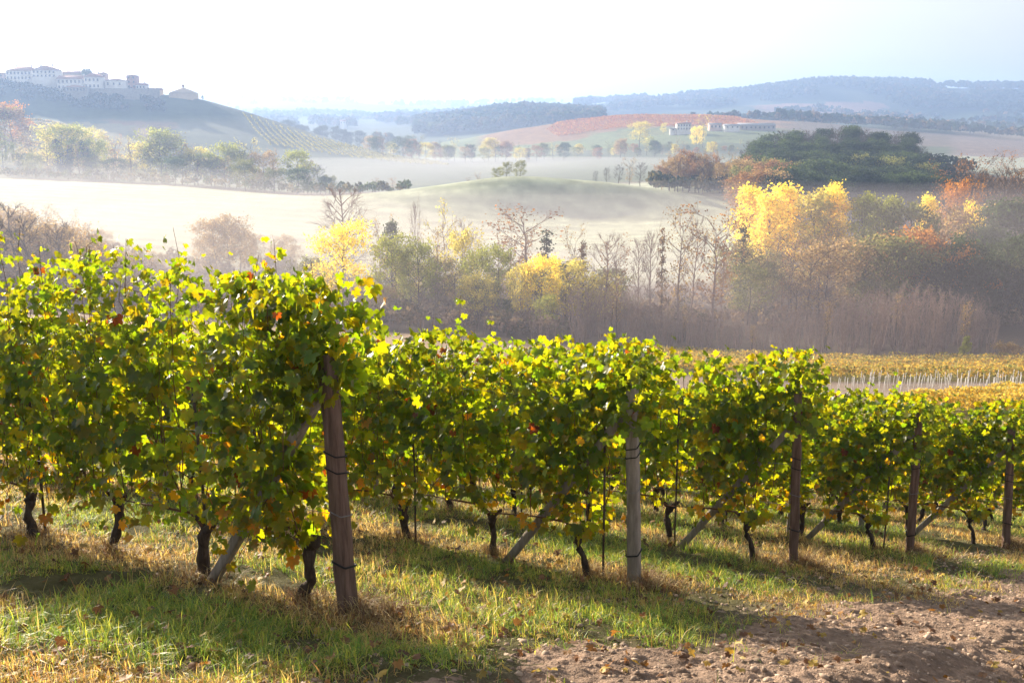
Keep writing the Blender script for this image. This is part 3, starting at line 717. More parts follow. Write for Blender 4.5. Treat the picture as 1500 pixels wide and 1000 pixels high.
# --- trees standing across the middle of the valley, left to right
mid_list = [
 ('bare', 'tan', 503, 272, 158, 'tall bare branchy tree standing behind the golden tree at the left', 1.1),
 ('round', 'gold', 505, 330, 138, 'bright golden yellow tree at the left end of the valley trees, beneath a bare crown', .95),
 ('conifer', 'green', 577, 312, 158, 'narrow dark conifer with a pointed top behind the lime green trees', .7),
 ('sparse', 'tan', 556, 330, 156, 'thin tan tree just left of the narrow dark conifer', 1),
 ('round', 'lime', 578, 345, 140, 'round lime green tree, left one of a pair, below the dark conifer', .8),
 ('round', 'lime', 612, 350, 138, 'round lime green tree, right one of a pair, below the tall bare mast tree', .75),
 ('bare', 'tan', 610, 296, 168, 'very thin bare tree standing like a mast against the frosted meadow', .35),
 ('sparse', 'yellow', 652, 317, 154, 'thin pale yellow tree rising above the lime green trees', .9),
 ('sparse', 'tan', 640, 352, 142, 'loose tan tree between the lime green pair and the yellow topped tree', 1),
 ('round', 'yellow', 677, 340, 146, 'yellow topped tree between the lime green trees and the grey green ones', .75),
 ('bare', 'tan', 684, 322, 158, 'small bare twisted tree behind the yellow topped tree', .7),
 ('round', 'lime', 700, 365, 138, 'pale green tree left of the two standing under the big reddish bare tree', .7),
 ('round', 'lime', 728, 362, 136, 'pale green tree right beside the golden crown low in the valley', .7),
 ('sparse', 'rust', 775, 305, 150, 'big reddish brown half bare tree against the frosted hill', 1.5),
 ('ivy', 'dark', 797, 330, 148, 'dark ivy clad trunk beside the big reddish half bare tree', 1.3),
 ('sparse', 'rust', 748, 345, 146, 'reddish brown thinly leaved tree at the left of the big half bare tree', 1),
 ('round', 'gold', 790, 376, 130, 'bright golden crown low in the middle of the valley trees', .75),
 ('round', 'yellow', 762, 390, 130, 'yellowish tree pressed against the left of the bright golden crown', .6),
 ('round', 'lime', 800, 432, 124, 'loose pale green tree under the bright golden crown', .8),
 ('round', 'yellow', 828, 380, 134, 'yellow tan tree right of the bright golden crown', 1),
 ('ivy', 'brown', 852, 340, 140, 'dark ivy clad trunk standing alone before the frosted meadow', .8),
 ('sparse', 'tan', 840, 352, 141, 'thin tan tree leaning to the lone ivy clad trunk', .8),
 ('bare', 'tan', 888, 336, 140, 'bare reddish tree with spread branches right of the lone ivy trunk', .9),
 ('sparse', 'rust', 902, 372, 136, 'low rusty tree below the spread bare reddish tree', .9),
 ('bare', 'tan', 932, 345, 140, 'slim bare tree, first of the bare row before the poplars', .6),
 ('bare', 'tan', 950, 335, 138, 'slim bare tree, second of the bare row before the poplars', .6),
 ('ivy', 'brown', 968, 318, 140, 'slim ivy dotted tree, third of the bare row before the poplars', .7),
 ('sparse', 'tan', 990, 312, 138, 'tallest tree of the bare row, with tan leaves on its top', .8),
 ('bare', 'tan', 1010, 322, 141, 'slim bare tree right of the tallest of the bare row', .6),
 ('sparse', 'rust', 1035, 325, 138, 'tan and rust tree at the right end of the bare row', 1.1),
 ('sparse', 'tan', 1055, 345, 143, 'thin tan tree between the bare row and the golden poplars', 1.0),
 ('ivy', 'dark', 1083, 312, 150, 'dark ivy trunk at the left edge of the golden poplars', .9),
 ('poplar', 'gold', 1098, 264, 172, 'golden poplar at the left end of the poplar group', 1.15),
 ('poplar', 'gold', 1120, 280, 166, 'golden poplar second from the left of the poplar group, a little shorter', 1.15),
 ('poplar', 'gold', 1150, 264, 172, 'tall golden poplar with a broad flat top, third from the left', 1.4),
 ('poplar', 'yellow', 1180, 273, 168, 'golden poplar in the middle of the poplar group', 1.35),
 ('poplar', 'gold', 1204, 276, 170, 'golden poplar just left of the pointed one', 1.15),
 ('poplar', 'gold', 1222, 264, 172, 'golden poplar with a pointed top at the right end of the golden group', .8),
 ('poplar', 'lime', 1252, 281, 170, 'grey green poplar next to the golden ones', .95),
 ('poplar', 'olive', 1277, 284, 172, 'grey green poplar, middle one of the dull poplars', .95),
 ('poplar', 'lime', 1302, 288, 168, 'grey green poplar with a rounded pointed top, right of the dull poplars', .9),
 ('round', 'olive', 1328, 296, 166, 'dull olive tree beside the narrow golden tree', .7),
 ('poplar', 'gold', 1352, 283, 176, 'narrow golden tree standing alone before the dark wood', .75),
 ('round', 'orange', 1391, 262, 196, 'orange gold tree highest at the right of the dark wood', .6),
 ('poplar', 'gold', 1416, 289, 180, 'small bright golden tree right of the narrow golden tree', .75),
 ('round', 'tan', 1384, 310, 172, 'tan leafed tree between the two narrow golden trees', .8),
 ('oak', 'orange', 1345, 340, 146, 'broad orange oak in front of the dark trees', 1.0),
 ('conifer', 'lime', 1392, 335, 150, 'pale small conifer at the right shoulder of the orange oak', .5),
 ('dense', 'green', 1425, 330, 172, 'dark green tree right of the orange oak', 1.0),
 ('dense', 'green', 1462, 296, 176, 'large dark green tree at the right edge, left one', 1.1),
 ('dense', 'green', 1500, 294, 174, 'large dark green tree cut by the right edge of the picture', 1.1),
 ('dense', 'dark', 1448, 350, 160, 'dark tree low before the large green ones at the right edge', 1.1),
 ('dense', 'green', 1490, 352, 158, 'dark green tree in the lower corner of the right edge trees', 1.0),
 ('conifer', 'green', 745, 430, 126, 'small grey green conifer half hidden above the vine tops', 1.0),
 ('conifer', 'lime', 1411, 487, 116, 'small pale conifer at the foot of the bare saplings', .9),
 ('shrub', 'tan', 1475, 505, 117, 'pale bush at the foot of the bare saplings near the right edge', 1.0),
]
for k_, c_, px_, tp_, Y_, lb, wd in mid_list: tree(k_, c_, px_, tp_, Y_, lb, 'trees across the valley', wide=wd, cat='shrub' if k_ == 'shrub' else 'tree', bark='mauve' if k_ in ('bare', 'sparse') else None)
# filler trees below the poplars and along the belt
fill = [('round', 'olive', 'lower olive tree'), ('sparse', 'tan', 'lower thin tan tree'), ('round', 'tan', 'lower bushy tan tree'), ('round', 'olive', 'lower bushy olive tree'), ('sparse', 'rust', 'lower thin rusty tree')]
for i in range(30):
    k_, c_, lb = fill[i % 5]; px_ = 1085 + (i * 97) % 250 + random.uniform(-8, 8); Y_ = random.uniform(142, 160)
    tree(k_, c_, px_, random.uniform(345, 425), Y_, lb + ' in the mixed growth under the poplars', 'mixed growth under the poplars', wide=1.0)
for i in range(26):
    k_, c_, lb = [('round', 'olive', 'lower olive tree'), ('sparse', 'yellow', 'lower thin yellow tree'), ('round', 'tan', 'lower tan tree'), ('round', 'yellow', 'lower bushy yellow tree'), ('sparse', 'tan', 'lower thin tan tree')][(i * 2) % 5]; px_ = 455 + i * 17.5 + random.uniform(-8, 8); Y_ = random.uniform(132, 156)
    tree(k_, c_, px_, random.uniform(372, 420), Y_, lb + ' in the brown growth below the valley trees', 'brown growth below the valley trees', wide=1.1)
for i in range(16):
    px_ = 1340 + i * 12; tree('dense', ['green', 'dark', 'olive'][i % 3], px_, random.uniform(345, 410), random.uniform(140, 158), 'shaded %s tree low among those right of the oak' % ['green', 'dark', 'olive'][i % 3], 'shaded trees right of the oak', wide=.9)
# bare sapling plantation
for i in range(215):
    px_ = 840 + 615 * ((i * .75488) % 1) + random.uniform(-4, 4); Y_ = 119 + 14 * ((i * .56984) % 1)
    tp_ = 445 + 18 * math.sin(px_ * .013) + random.uniform(-12, 16) + max(0, px_ - 1430) * .8
    if i % 17 == 3: tree('saplinggold', 'tan', px_, tp_ - 3, Y_, 'bare sapling keeping a few pale leaves in the mauve thicket', 'saplings keeping pale leaves')
    else: tree('sapling', None, px_, tp_, Y_, 'bare mauve brown sapling in the thicket above the yellow vineyard', 'bare saplings of the thicket', cat='sapling')
for i in range(45):
    px_ = 455 + i * 9.2 + random.uniform(-5, 5); Y_ = random.uniform(117, 130)
    tree('sapling', None, px_, random.uniform(448, 470), Y_, 'bare sapling in the scrub behind the second row of vines', 'bare saplings left of the thicket', cat='sapling')
# dark wooded knoll
for i in range(150):
    u = (i * .75488) % 1; v = (i * .56984 + .1) % 1; px_ = 1085 + 290 * u; Y_ = 282 + 125 * v
    prof_ = np.interp(px_, [1085, 1105, 1150, 1220, 1290, 1330, 1355, 1375], [212, 196, 187, 182, 187, 200, 215, 246])
    tp_ = prof_ + ((407 - Y_) / 125) * (268 - prof_) * .9 + random.uniform(-8, 8)
    kk = i % 7; 
    if px_ < 1140 and v < .4: kd, c_, lb = 'round', ['rust', 'tan', 'olive'][i % 3], '%s leafed tree at the left foot of the dark knoll' % ['rusty', 'tan', 'olive'][i % 3]
    elif kk == 2 and v > .4: kd, c_, lb = 'dense', 'brown', 'brown tree in the dark wooded knoll'
    elif kk == 5 and v > .5: kd, c_, lb = 'bare', 'rust', 'bare tree in the dark wooded knoll'
    elif kk == 4 and v > .3: kd, c_, lb = 'round', 'olive', 'olive leafed tree in the dark wooded knoll'
    else: kd, c_, lb = 'dense', ['dark', 'green'][i % 2], '%s tree in the dark wooded knoll' % ['darkest', 'dull green'][i % 2]
    tree(kd, c_, px_, tp_, Y_, lb, 'trees of the wooded knoll', wide=1.15)
for i in range(24):
    px_ = 960 + i * 6.0 + random.uniform(-4, 4); tree(['sparse', 'round', 'round'][i % 3], ['tan', 'tan', 'rust'][i % 3], px_, np.interp(px_, [960, 1000, 1090], [246, 228, 232]) + random.uniform(-6, 14), random.uniform(345, 375), '%s hazy tree left of the dark knoll' % ['thin tan', 'tan', 'rusty'][i % 3], 'hazy trees left of the knoll', wide=.9)
for i, (px_, tp_, kd) in enumerate([(742, 238, 'round'), (762, 236, 'round'), (728, 246, 'round'), (872, 250, 'bare'), (888, 244, 'bare'), (905, 240, 'bare'), (920, 237, 'sparse'), (938, 236, 'bare'), (700, 255, 'sparse'), (685, 262, 'sparse')]):
    tree(kd, 'olive' if kd == 'round' else 'tan', px_, tp_, 345 + i * 2.5, ['left', 'right', 'low'][i] + ' dark bushy tree on the crest of the frosted hill' if i < 3 else 'pale hazy tree behind the crest of the frosted hill', 'trees behind the frosted hill', wide=1.0)
for i in range(22):
    px_ = 1372 + i * 7 + random.uniform(-4, 4); tree(['bare', 'sparse'][i % 2], 'rust', px_, random.uniform(243, 275), random.uniform(205, 260), '%s tree in the purple growth behind the right edge trees' % ['bare', 'thin rusty'][i % 2], 'purple growth at the right', wide=.9)
# hazy left slope
for i in range(46):
    u = (i * .75488) % 1; px_ = -60 + 300 * u; Y_ = 130 + 60 * ((i * .56984) % 1)
    tree(['round', 'sparse', 'bare'][i % 3], ['tan', 'rust', 'tan'][i % 3], px_, np.interp(px_, [-60, 60, 150, 240], [290, 303, 338, 372]) + random.uniform(-4, 30), Y_, 'pale %s tree on the misty slope behind the nearest vines' % ['round', 'thin', 'bare'][i % 3], 'misty trees on the left slope', wide=1.1)
for i, (px_, tp_) in enumerate([(318, 322), (335, 318), (352, 330), (300, 350), (372, 342), (420, 345), (408, 356), (432, 358)]):
    tree('round', 'tan', px_, tp_, 170 + i * 3, 'pale misty tree, %s between the left slope and the golden tree' % ORD[i], 'misty trees in the left middle', wide=.9)
# foot of the left hill
foot = [(8, 152, 'round', 'orange', 560), (20, 158, 'round', 'tan', 556), (-10, 160, 'round', 'lime', 552), (92, 183, 'round', 'yellow', 548), (102, 181, 'round', 'lime', 545), (90, 198, 'cypress', 'dark', 540), (104, 202, 'cypress', 'dark', 540), (130, 203, 'cypress', 'dark', 540), (118, 205, 'round', 'yellow', 552), (135, 187, 'round', 'yellow', 556), (142, 205, 'round', 'lime', 545), (172, 208, 'sparse', 'orange', 545), (192, 208, 'sparse', 'yellow', 548), (215, 207, 'round', 'yellow', 545), (238, 191, 'round', 'lime', 540), (248, 200, 'round', 'olive', 538), (268, 213, 'sparse', 'orange', 545), (290, 217, 'round', 'yellow', 545), (310, 224, 'round', 'lime', 535), (336, 209, 'round', 'lime', 530), (350, 222, 'round', 'olive', 530), (372, 212, 'sparse', 'yellow', 532), (388, 222, 'round', 'tan', 525), (402, 228, 'sparse', 'tan', 522), (436, 219, 'round', 'lime', 520), (450, 240, 'sparse', 'tan', 518), (469, 240, 'bare', 'tan', 510), (550, 262, 'sparse', 'tan', 480), (575, 262, 'sparse', 'orange', 480)]
for i, (px_, tp_, kd, c_, Y_) in enumerate(foot):
    if Y_ < 550: Y_ = float(np.interp(px_, [0, 300, 500, 600], [500, 450, 420, 400]))
    tree(kd, c_, px_, tp_, Y_, '%s %s tree at the foot of the village hill, %s from the left' % ({'orange': 'orange', 'tan': 'tan', 'lime': 'pale green', 'yellow': 'pale yellow', 'dark': 'dark pointed', 'olive': 'olive'}[c_], {'round': 'round', 'sparse': 'thin', 'cypress': 'cypress', 'bare': 'bare'}[kd], ORD[i].replace('nearest', 'first')), 'trees at the foot of the village hill', wide=1.15)
for i in range(34):
    px_ = 10 + i * 14.5 + random.uniform(-6, 6); tree(['round', 'sparse', 'round'][i % 3], ['olive', 'tan', 'green'][i % 3], px_, np.interp(px_, [0, 120, 300, 500], [215, 222, 236, 256]) + random.uniform(-10, 12), np.interp(px_, [0, 300, 500], [462, 412, 386]) + random.uniform(-4, 60), 'low %s tree of the misty belt under the village hill' % ['olive', 'tan', 'green'][i % 3], 'misty belt under the village hill', wide=1.3)
# far valley
for i, (px_, tp_, kd, c_, Y_, lb) in enumerate([(937, 178, 'round', 'yellow', 780, 'yellow heart shaped tree below the orange vineyard'), (953, 200, 'round', 'lime', 760, 'small pale green tree below the yellow heart shaped one'), (972, 181, 'round', 'yellow', 860, 'small round yellow tree beside the farm'), (1028, 172, 'sparse', 'gold', 760, 'tall thin golden tree in front of the farm'), (1020, 186, 'round', 'gold', 755, 'golden lower crown left of the tall thin golden tree'), (992, 203, 'sparse', 'tan', 740, 'faint tan tree in the mist below the farm'), (1302, 174, 'poplar', 'tan', 1500, 'slim pale poplar before the far farmhouse, left of two'), (1313, 172, 'poplar', 'tan', 1500, 'slim pale poplar before the far farmhouse, right of two'), (1190, 170, 'poplar', 'tan', 1700, 'tall tan tree before the far warm field'), (1455, 158, 'round', 'orange', 2100, 'far orange tree on the blue ridge at the right')]):
    tree(kd, c_, px_, tp_, Y_, lb, 'single trees on the far hills', wide=.8 if i not in (0,) else 1.1)
for i in range(60):
    px_ = 540 + i * 9.2 + random.uniform(-5, 5); base_, pyb_ = ground_at(px_, 740)
    tree(['round', 'dense', 'sparse'][i % 3], ['tan', 'olive', 'green', 'yellow', 'rust'][(i * 7) % 5], px_, np.interp(px_, [540, 700, 850, 1100], [200, 208, 210, 206]) + random.uniform(-5, 9), random.uniform(700, 770), 'small %s tree in the tree line along the misty far valley' % ['tan', 'olive', 'green', 'yellow', 'rust'][(i * 7) % 5], 'tree line in the misty far valley', wide=1.2)
for i in range(14):
    px_ = 425 + i * 13 + random.uniform(-4, 4); tree('dense', 'dark', px_, np.interp(px_, [425, 520, 600], [178, 192, 200]) + random.uniform(-3, 5), 960, 'dark tree behind the shoulder of the village hill', 'dark trees behind the hill shoulder', wide=1.1)

# ------------------------------------------------------------------ far woods that read as a mass
def forest(name, label, n, pxr, Yr, keep, hts, cols, seed, cl=22, sz=1.2):
    R = np.random.default_rng(seed); px = R.uniform(*pxr, n); Y = R.uniform(*Yr, n); k = keep(px, Y, R); px, Y = px[k], Y[k]
    x = (px - 750) / 1512 * Y; z = H(x, Y); n = len(x); hh = R.uniform(*hts, n)
    c = np.repeat(np.stack([x, Y, z], 1), cl, 0); hh2 = np.repeat(hh, cl); m = n * cl
    d = R.normal(0, 1, (m, 3)); d /= np.linalg.norm(d, axis=1)[:, None]; d[:, 2] = np.abs(d[:, 2]) * 1.0
    P = c + d * np.stack([hh2 * .36, hh2 * .36, hh2 * .5], 1) * R.uniform(.75, 1.05, (m, 1)); P[:, 2] += hh2 * .45
    a = R.normal(0, 1, (m, 3)); a /= np.linalg.norm(a, axis=1)[:, None]; b = np.cross(a, d); b /= np.linalg.norm(b, axis=1)[:, None] + 1e-6
    s = (hh2 * .18 * sz)[:, None]
    V = np.stack([P - a * s, P + b * s * .8, P + a * s, P - b * s * .8], 1).reshape(-1, 3)
    C = np.array(cols)[R.integers(0, len(cols), n)] * R.uniform(.7, 1.3, (n, 1)); C = np.repeat(np.repeat(C, cl, 0) * R.uniform(.75, 1.25, (m, 1)), 4, 0)
    o = mesh_obj(name, V, [np.arange(m * 4).reshape(-1, 4)], leaf_mat(name, (1, 1, 1), (1.3, 1.3, .9), .35, .8, .1), None, C)
    tag(o, label, 'wood', kind='stuff')
DK = [(.035, .055, .03), (.05, .065, .03), (.07, .065, .035), (.10, .075, .04), (.03, .045, .03)]
forest('wood', 'wooded blue ridge across the right horizon', 5200, (840, 1640), (2050, 2700), lambda p, Y, R: (vnoise(p / 40, Y / 120, 3) > .34) & ~((Y < 2150) & (p < 1290) & (p > 1080)), (11, 20), DK, 61)
forest('wood', 'wooded rounded hill in the middle distance, left of the orange vineyard', 2600, (612, 880), (1220, 1640), lambda p, Y, R: vnoise(p / 30, Y / 60, 4) > .22, (9, 17), DK, 62)
forest('wood', 'scattered far wood on the blue ridges left of the middle', 2200, (320, 700), (1500, 2650), lambda p, Y, R: vnoise(p / 30, Y / 160, 5) > .5, (9, 16), DK, 63)
forest('wood', 'strips of woodland on the plain before the right ridge', 1700, (1130, 1640), (1250, 2000), lambda p, Y, R: vnoise(p / 50, Y / 70, 6) > .58, (8, 14), DK + [(.2, .13, .08)], 64)
forest('wood', 'faint distant woodland along the farthest horizon', 1500, (100, 1640), (3600, 4800), lambda p, Y, R: vnoise(p / 30, Y / 200, 7) > .5, (14, 26), DK, 65, 12, 1.6)
forest('wood', 'dark scrub covering the upper slope under the village', 1500, (-80, 250), (735, 790), lambda p, Y, R: vnoise(p / 14, Y / 20, 8) > .42, (2, 5), DK, 66, 18)
forest('undergrowth', 'brown undergrowth filling the ground between the valley trees', 5200, (300, 1640), (119, 205), lambda p, Y, R: ((p > 1060) | (Y < 165)) & (vnoise(p / 20, Y / 6, 9) > .3) & ((Y > 138) | (p < 830)), (1.2, 3.4), [(.20, .14, .11), (.24, .17, .13), (.13, .11, .07), (.28, .2, .13)], 67, 30, .55)
forest('undergrowth', 'brown scrub around the foot of the dark knoll', 1500, (955, 1420), (280, 400), lambda p, Y, R: ((p > 1090) | (Y > 338)), (3, 7), [(.05, .06, .035), (.08, .07, .045), (.12, .10, .05), (.04, .055, .03)], 69, 24, .7)
forest('wood', 'belts of trees between the knoll and the blue ridge', 1500, (1000, 1640), (1030, 1260), lambda p, Y, R: (vnoise(p / 60, Y / 45, 12) > .5) & ((p > 1130) | (Y > 1090)), (7, 13), DK + [(.22, .15, .09)], 70)
forest('undergrowth', 'low scrub along the far edge of the frosted field', 2600, (-80, 600), (370, 485), lambda p, Y, R: (np.abs(Y - np.interp(p, [0, 300, 500, 620], [452, 402, 378, 370]) - 5) < 8 * vnoise(p / 9, Y / 30, 14) + 3), (1.5, 5.5), [(.12, .11, .06), (.2, .16, .08), (.10, .12, .05)], 71, 24, .7)
forest('undergrowth', 'rust coloured scrub under the misty left trees', 1500, (-120, 520), (118, 185), lambda p, Y, R: vnoise(p / 20, Y / 6, 9) > .3, (1.2, 3.5), [(.22, .15, .10), (.17, .12, .08)], 68, 30, .55)

# ------------------------------------------------------------------ far vineyards: every row its own object
def vrow(pts, hgt, wid, leafs, cols, size, label, group, seed, mat):
    R = np.random.default_rng(seed); pts = np.array(pts, float); L = np.concatenate([[0], np.cumsum(np.hypot(*np.diff(pts[:, :2], axis=0).T))])
    n = int(leafs); t = R.random(n) * L[-1]; x = np.interp(t, L, pts[:, 0]); y = np.interp(t, L, pts[:, 1])
    dx, dy = pts[-1, 0] - pts[0, 0], pts[-1, 1] - pts[0, 1]; l = math.hypot(dx, dy); dx /= l; dy /= l
    o_ = R.normal(0, wid * .5, n); x = x - dy * o_; y = y + dx * o_
    hv = .65 + .35 * vnoise(t / (hgt * 1.2), t * 0 + seed * 3.3, seed); z = H(x, y) + (.3 + R.random(n) ** .8 * .75) * hgt * hv
    P = np.stack([x, y, z], 1); a = R.normal(0, 1, (n, 3)); a /= np.linalg.norm(a, axis=1)[:, None]; b = np.cross(a, R.normal(0, 1, (n, 3))); b /= np.linalg.norm(b, axis=1)[:, None]
    s = size * R.uniform(.6, 1.3, (n, 1)); V = np.stack([P - a * s, P + b * s * .8, P + a * s, P - b * s * .8], 1).reshape(-1, 3)
    C = np.repeat(np.array(cols)[R.integers(0, len(cols), n)] * R.uniform(.7, 1.25, (n, 1)), 4, 0)
    o = mesh_obj('vineyard_row', V, [np.arange(n * 4).reshape(-1, 4)], mat, None, C); tag(o, label, 'vine row', group)
VM = leaf_mat('far_vine', (1, 1, 1), (1.5, 1.4, .8), .4, .7, .15)
YC = [(.56, .42, .10), (.60, .40, .08), (.40, .36, .12), (.42, .28, .09)]
for i in range(13):   # upper yellow field
    Y_ = 92 + i * 2.0; x0, x1 = (900 - 750) / 1480 * Y_ + 4, (1700 - 750) / 1480 * Y_
    vrow([(x0, Y_), (x1, Y_ - 1)], 1.5, .5, 2900, YC if i % 3 else YC[2:] + [(.2, .2, .06)], .13, 'yellow vine row of the upper field, %s from the young stakes' % ORD[i].replace('nearest', 'first'), 'yellow vine rows of the upper field', 700 + i, VM)
for i in range(8):
    Y_ = 56 + i * 2.3; x0, x1 = (1410 - 750) / 1470 * Y_, (1640 - 750) / 1470 * Y_
    x0 += (i - 4) * 1.0
    vrow([(x0, Y_ - 1), (x1, Y_ + 1.5)], 1.5, .5, 2600, YC[:3], .095, 'golden vine row of the lower field at the right edge, %s from below' % ORD[i].replace('nearest', 'first'), 'golden vine rows of the lower field', 730 + i, VM)
SW = solid_mat('white_stake', (.55, .52, .5), (.75, .72, .7), 5, .7)
sm = MB(); sm.tube([[0, 0, -.1], [0, 0, .6], [.01, 0, 1.25]], .024, 6); st0 = None
for r_ in range(5):
    for i in range(26):
        Y_ = 77.5 + r_ * 2.6 + random.uniform(-.1, .1); px_ = 1225 + r_ * 14 + i * (15 - r_ * .7) + random.uniform(-7, 7)
        x_ = (px_ - 750) / 1480 * Y_
        if st0 is None: st0 = sm.build('vine_stake', SW, None, True); o = st0
        else: o = st0.copy(); COL.objects.link(o)
        o.location = (x_, Y_, h(x_, Y_)); o.rotation_euler = (random.uniform(-.06, .06), random.uniform(-.09, .09), 0); o.scale = (1, 1, random.uniform(.85, 1.15))
        tag(o, 'white stake in the bare strip between the yellow vineyards', 'stake', 'white stakes of the bare strip')
GC = [(.22, .21, .06), (.28, .25, .07), (.18, .18, .06)]
for i in range(25):   # rows over the shoulder of the village hill
    pa = 362 + i * 10.4; Ya = 768 - i * 1.0; pb = pa + 38 + i * .3; Yb = Ya - 95
    xa, xb = (pa - 750) / 1515 * Ya, (pb - 750) / 1515 * Yb
    vrow([(xa + (xb - xa) * q_, Ya + (Yb - Ya) * q_) for q_ in (0, .5, 1)], 1.9, .6, 380, GC, .5, 'greenish gold vine row on the shoulder of the village hill, %s down the slope' % ORD[i].replace('nearest', 'first'), 'vine rows on the shoulder of the village hill', 760 + i, VM)
for i in range(17):   # rows on the left
    Ya = 548 + i * 9.0; xa, xb = (10 + i * 1.5 - 750) / 1515 * Ya, (235 - i * 8 - 750) / 1515 * (Ya - 14)
    vrow([(xa, Ya + 9), (xb, Ya - 9)], 2.0, .6, 520, YC[:3] + GC, .5, 'pale yellow vine row left of the village hill, %s from the valley' % ORD[i].replace('nearest', 'first'), 'vine rows left of the village hill', 800 + i, VM)
OC = [(.42, .18, .07), (.34, .13, .05), (.42, .24, .09)]
for i in range(16):
    Y_ = 930 + i * 5.5; a_, b_ = 800 + 2 * abs(i - 8), 1120 - 3 * i
    vrow([((a_ - 750) / 1515 * Y_, Y_ - 6), ((b_ - 750) / 1515 * Y_, Y_ + 6)], 2.0, .7, 1000, OC, .6, 'orange vine row on the hill above the farm, %s from the foot' % ORD[i].replace('nearest', 'first'), 'orange vine rows above the farm', 840 + i, VM)

# ------------------------------------------------------------------ buildings
WALLW = solid_mat('pale_wall', (.62, .58, .52), (.72, .68, .62), .5, .9); WALLP = solid_mat('pink_wall', (.50, .34, .28), (.58, .42, .34), .5, .9)
WALLO = solid_mat('ochre_wall', (.52, .38, .22), (.6, .45, .28), .5, .9); BRICKM = solid_mat('red_brick_wall', (.34, .15, .10), (.42, .21, .15), 2, .9)
ROOFM = solid_mat('tiled_roof', (.30, .14, .09), (.40, .20, .13), 2, .9); ROOFG = solid_mat('grey_roof', (.26, .26, .28), (.36, .36, .38), 1, .8)
WINM = solid_mat('dark_window', (.04, .045, .05), (.07, .07, .08), 3, .4); STONEW = solid_mat('stone_wall', (.20, .17, .14), (.30, .26, .22), 1, .95)
def house(label, pxa, pxb, eave, base, ridge, Y, wall, roof, depth=9, rz=0., kind='gable', nwin=4, floors=2, group='village buildings', chim=1, cat='house', name='house', over=.5):
    pa, pb = at(pxa, base, Y), at(pxb, base, Y); w = pb.x - pa.x; cx = (pa.x + pb.x) / 2; z0 = pa.z; ze = at(pxa, eave, Y).z; zr = at(pxa, ridge, Y).z
    hgt = ze - z0; r = empty(name, (cx, Y + depth / 2, z0), rz, label, cat, group)
    m = MB(); m.box((0, 0, hgt / 2 - 6), (w, depth, hgt + 12)); m.build('wall', wall, r)
    ro = MB(); rh = max(.4, zr - ze); W2, D2 = w / 2 + over, depth / 2 + over; t = .3
    if kind == 'gable':
        V = [(-W2, -D2, 0), (W2, -D2, 0), (W2, D2, 0), (-W2, D2, 0), (-W2, 0, rh), (W2, 0, rh)]; Fq = [np.array([[0, 1, 5, 4], [2, 3, 4, 5], [0, 3, 2, 1]]), np.array([[0, 4, 3], [1, 2, 5]])]
    elif kind == 'hip':
        k = max(0.1, W2 - D2); V = [(-W2, -D2, 0), (W2, -D2, 0), (W2, D2, 0), (-W2, D2, 0), (-k, 0, rh), (k, 0, rh)]; Fq = [np.array([[0, 1, 5, 4], [2, 3, 4, 5], [0, 3, 2, 1]]), np.array([[0, 4, 3], [1, 2, 5]])]
    else:  # front gable
        V = [(-W2, -D2, 0), (W2, -D2, 0), (W2, D2, 0), (-W2, D2, 0), (0, -D2, rh), (0, D2, rh)]; Fq = [np.array([[1, 2, 5, 4], [3, 0, 4, 5], [0, 3, 2, 1]]), np.array([[0, 1, 4], [2, 3, 5]])]
    ro.add(np.array(V) + [0, 0, hgt + .02], Fq); rf = ro.build('roof', roof, r)
    if kind == 'front':
        g_ = MB(); g_.add(np.array([(-w / 2, -depth / 2 - .02, hgt + .05), (w / 2, -depth / 2 - .02, hgt + .05), (0, -depth / 2 - .02, hgt + rh * .93)]), [np.array([[0, 1, 2]])])
    for c in range(chim):
        m = MB(); cx_ = w * (.25 - .5 * c); m.box((cx_, .6, hgt + rh + .1), (.9, .9, 1.8)); m.box((cx_, .6, hgt + rh + 1.1), (1.2, 1.2, .25)); m.build('chimney', wall, rf)
    if nwin:
        for f_ in range(floors):
            zf = hgt * (f_ + .55) / floors
            for i in range(nwin):
                m = MB(); xw = w * ((i + .5) / nwin - .5); ww, wh = min(1.2, w / nwin * .45), min(1.8, hgt / floors * .5)
                m.box((xw, -depth / 2 - .04, zf), (ww, .12, wh)); wo = m.build('window', WINM, r)
                m = MB(); m.box((xw, -depth / 2 - .12, zf - wh / 2 - .12), (ww + .4, .25, .16)); m.build('sill', wall, wo)
    return r
house('long pale palace wing with a red roof at the left end of the village', 9, 52, 104, 118, 97, 782, WALLW, ROOFM, 14, 0, 'hip', 8, 2, chim=2)
house('pale central block of the palace with a low gable', 47, 82, 103, 114, 96, 776, WALLW, ROOFM, 12, 0, 'front', 6, 2, chim=2)
house('pink house with a flat roof cut by the left edge of the picture', -14, 12, 108, 120, 106, 790, WALLP, ROOFM, 10, 0, 'gable', 4, 2)
house('long low range with a red roof linking the palace and the villa', 84, 128, 108, 120, 104, 792, WALLO, ROOFM, 12, 0, 'gable', 6, 1, chim=2)
house('big white villa in the middle of the village', 84, 131, 116, 132, 111, 770, WALLW, ROOFM, 12, 0.05, 'gable', 8, 2, chim=1)
house('white gabled house rising over the right end of the villa', 124, 147, 113, 131, 107, 766, WALLW, ROOFM, 11, 0, 'front', 4, 2)
house('small turret house with a red cap behind the villa', 145, 155, 108, 118, 105.5, 786, WALLP, ROOFM, 6, 0, 'hip', 2, 1, chim=0)
house('white house with three windows left of the red tower', 154, 180, 118, 129, 115, 772, WALLW, ROOFM, 11, 0, 'hip', 3, 1, chim=0)
house('square red brick tower above the village', 186, 200, 111, 130, 109, 784, BRICKM, ROOFM, 7.5, 0, 'hip', 2, 3, chim=0, cat='tower', name='brick_tower')
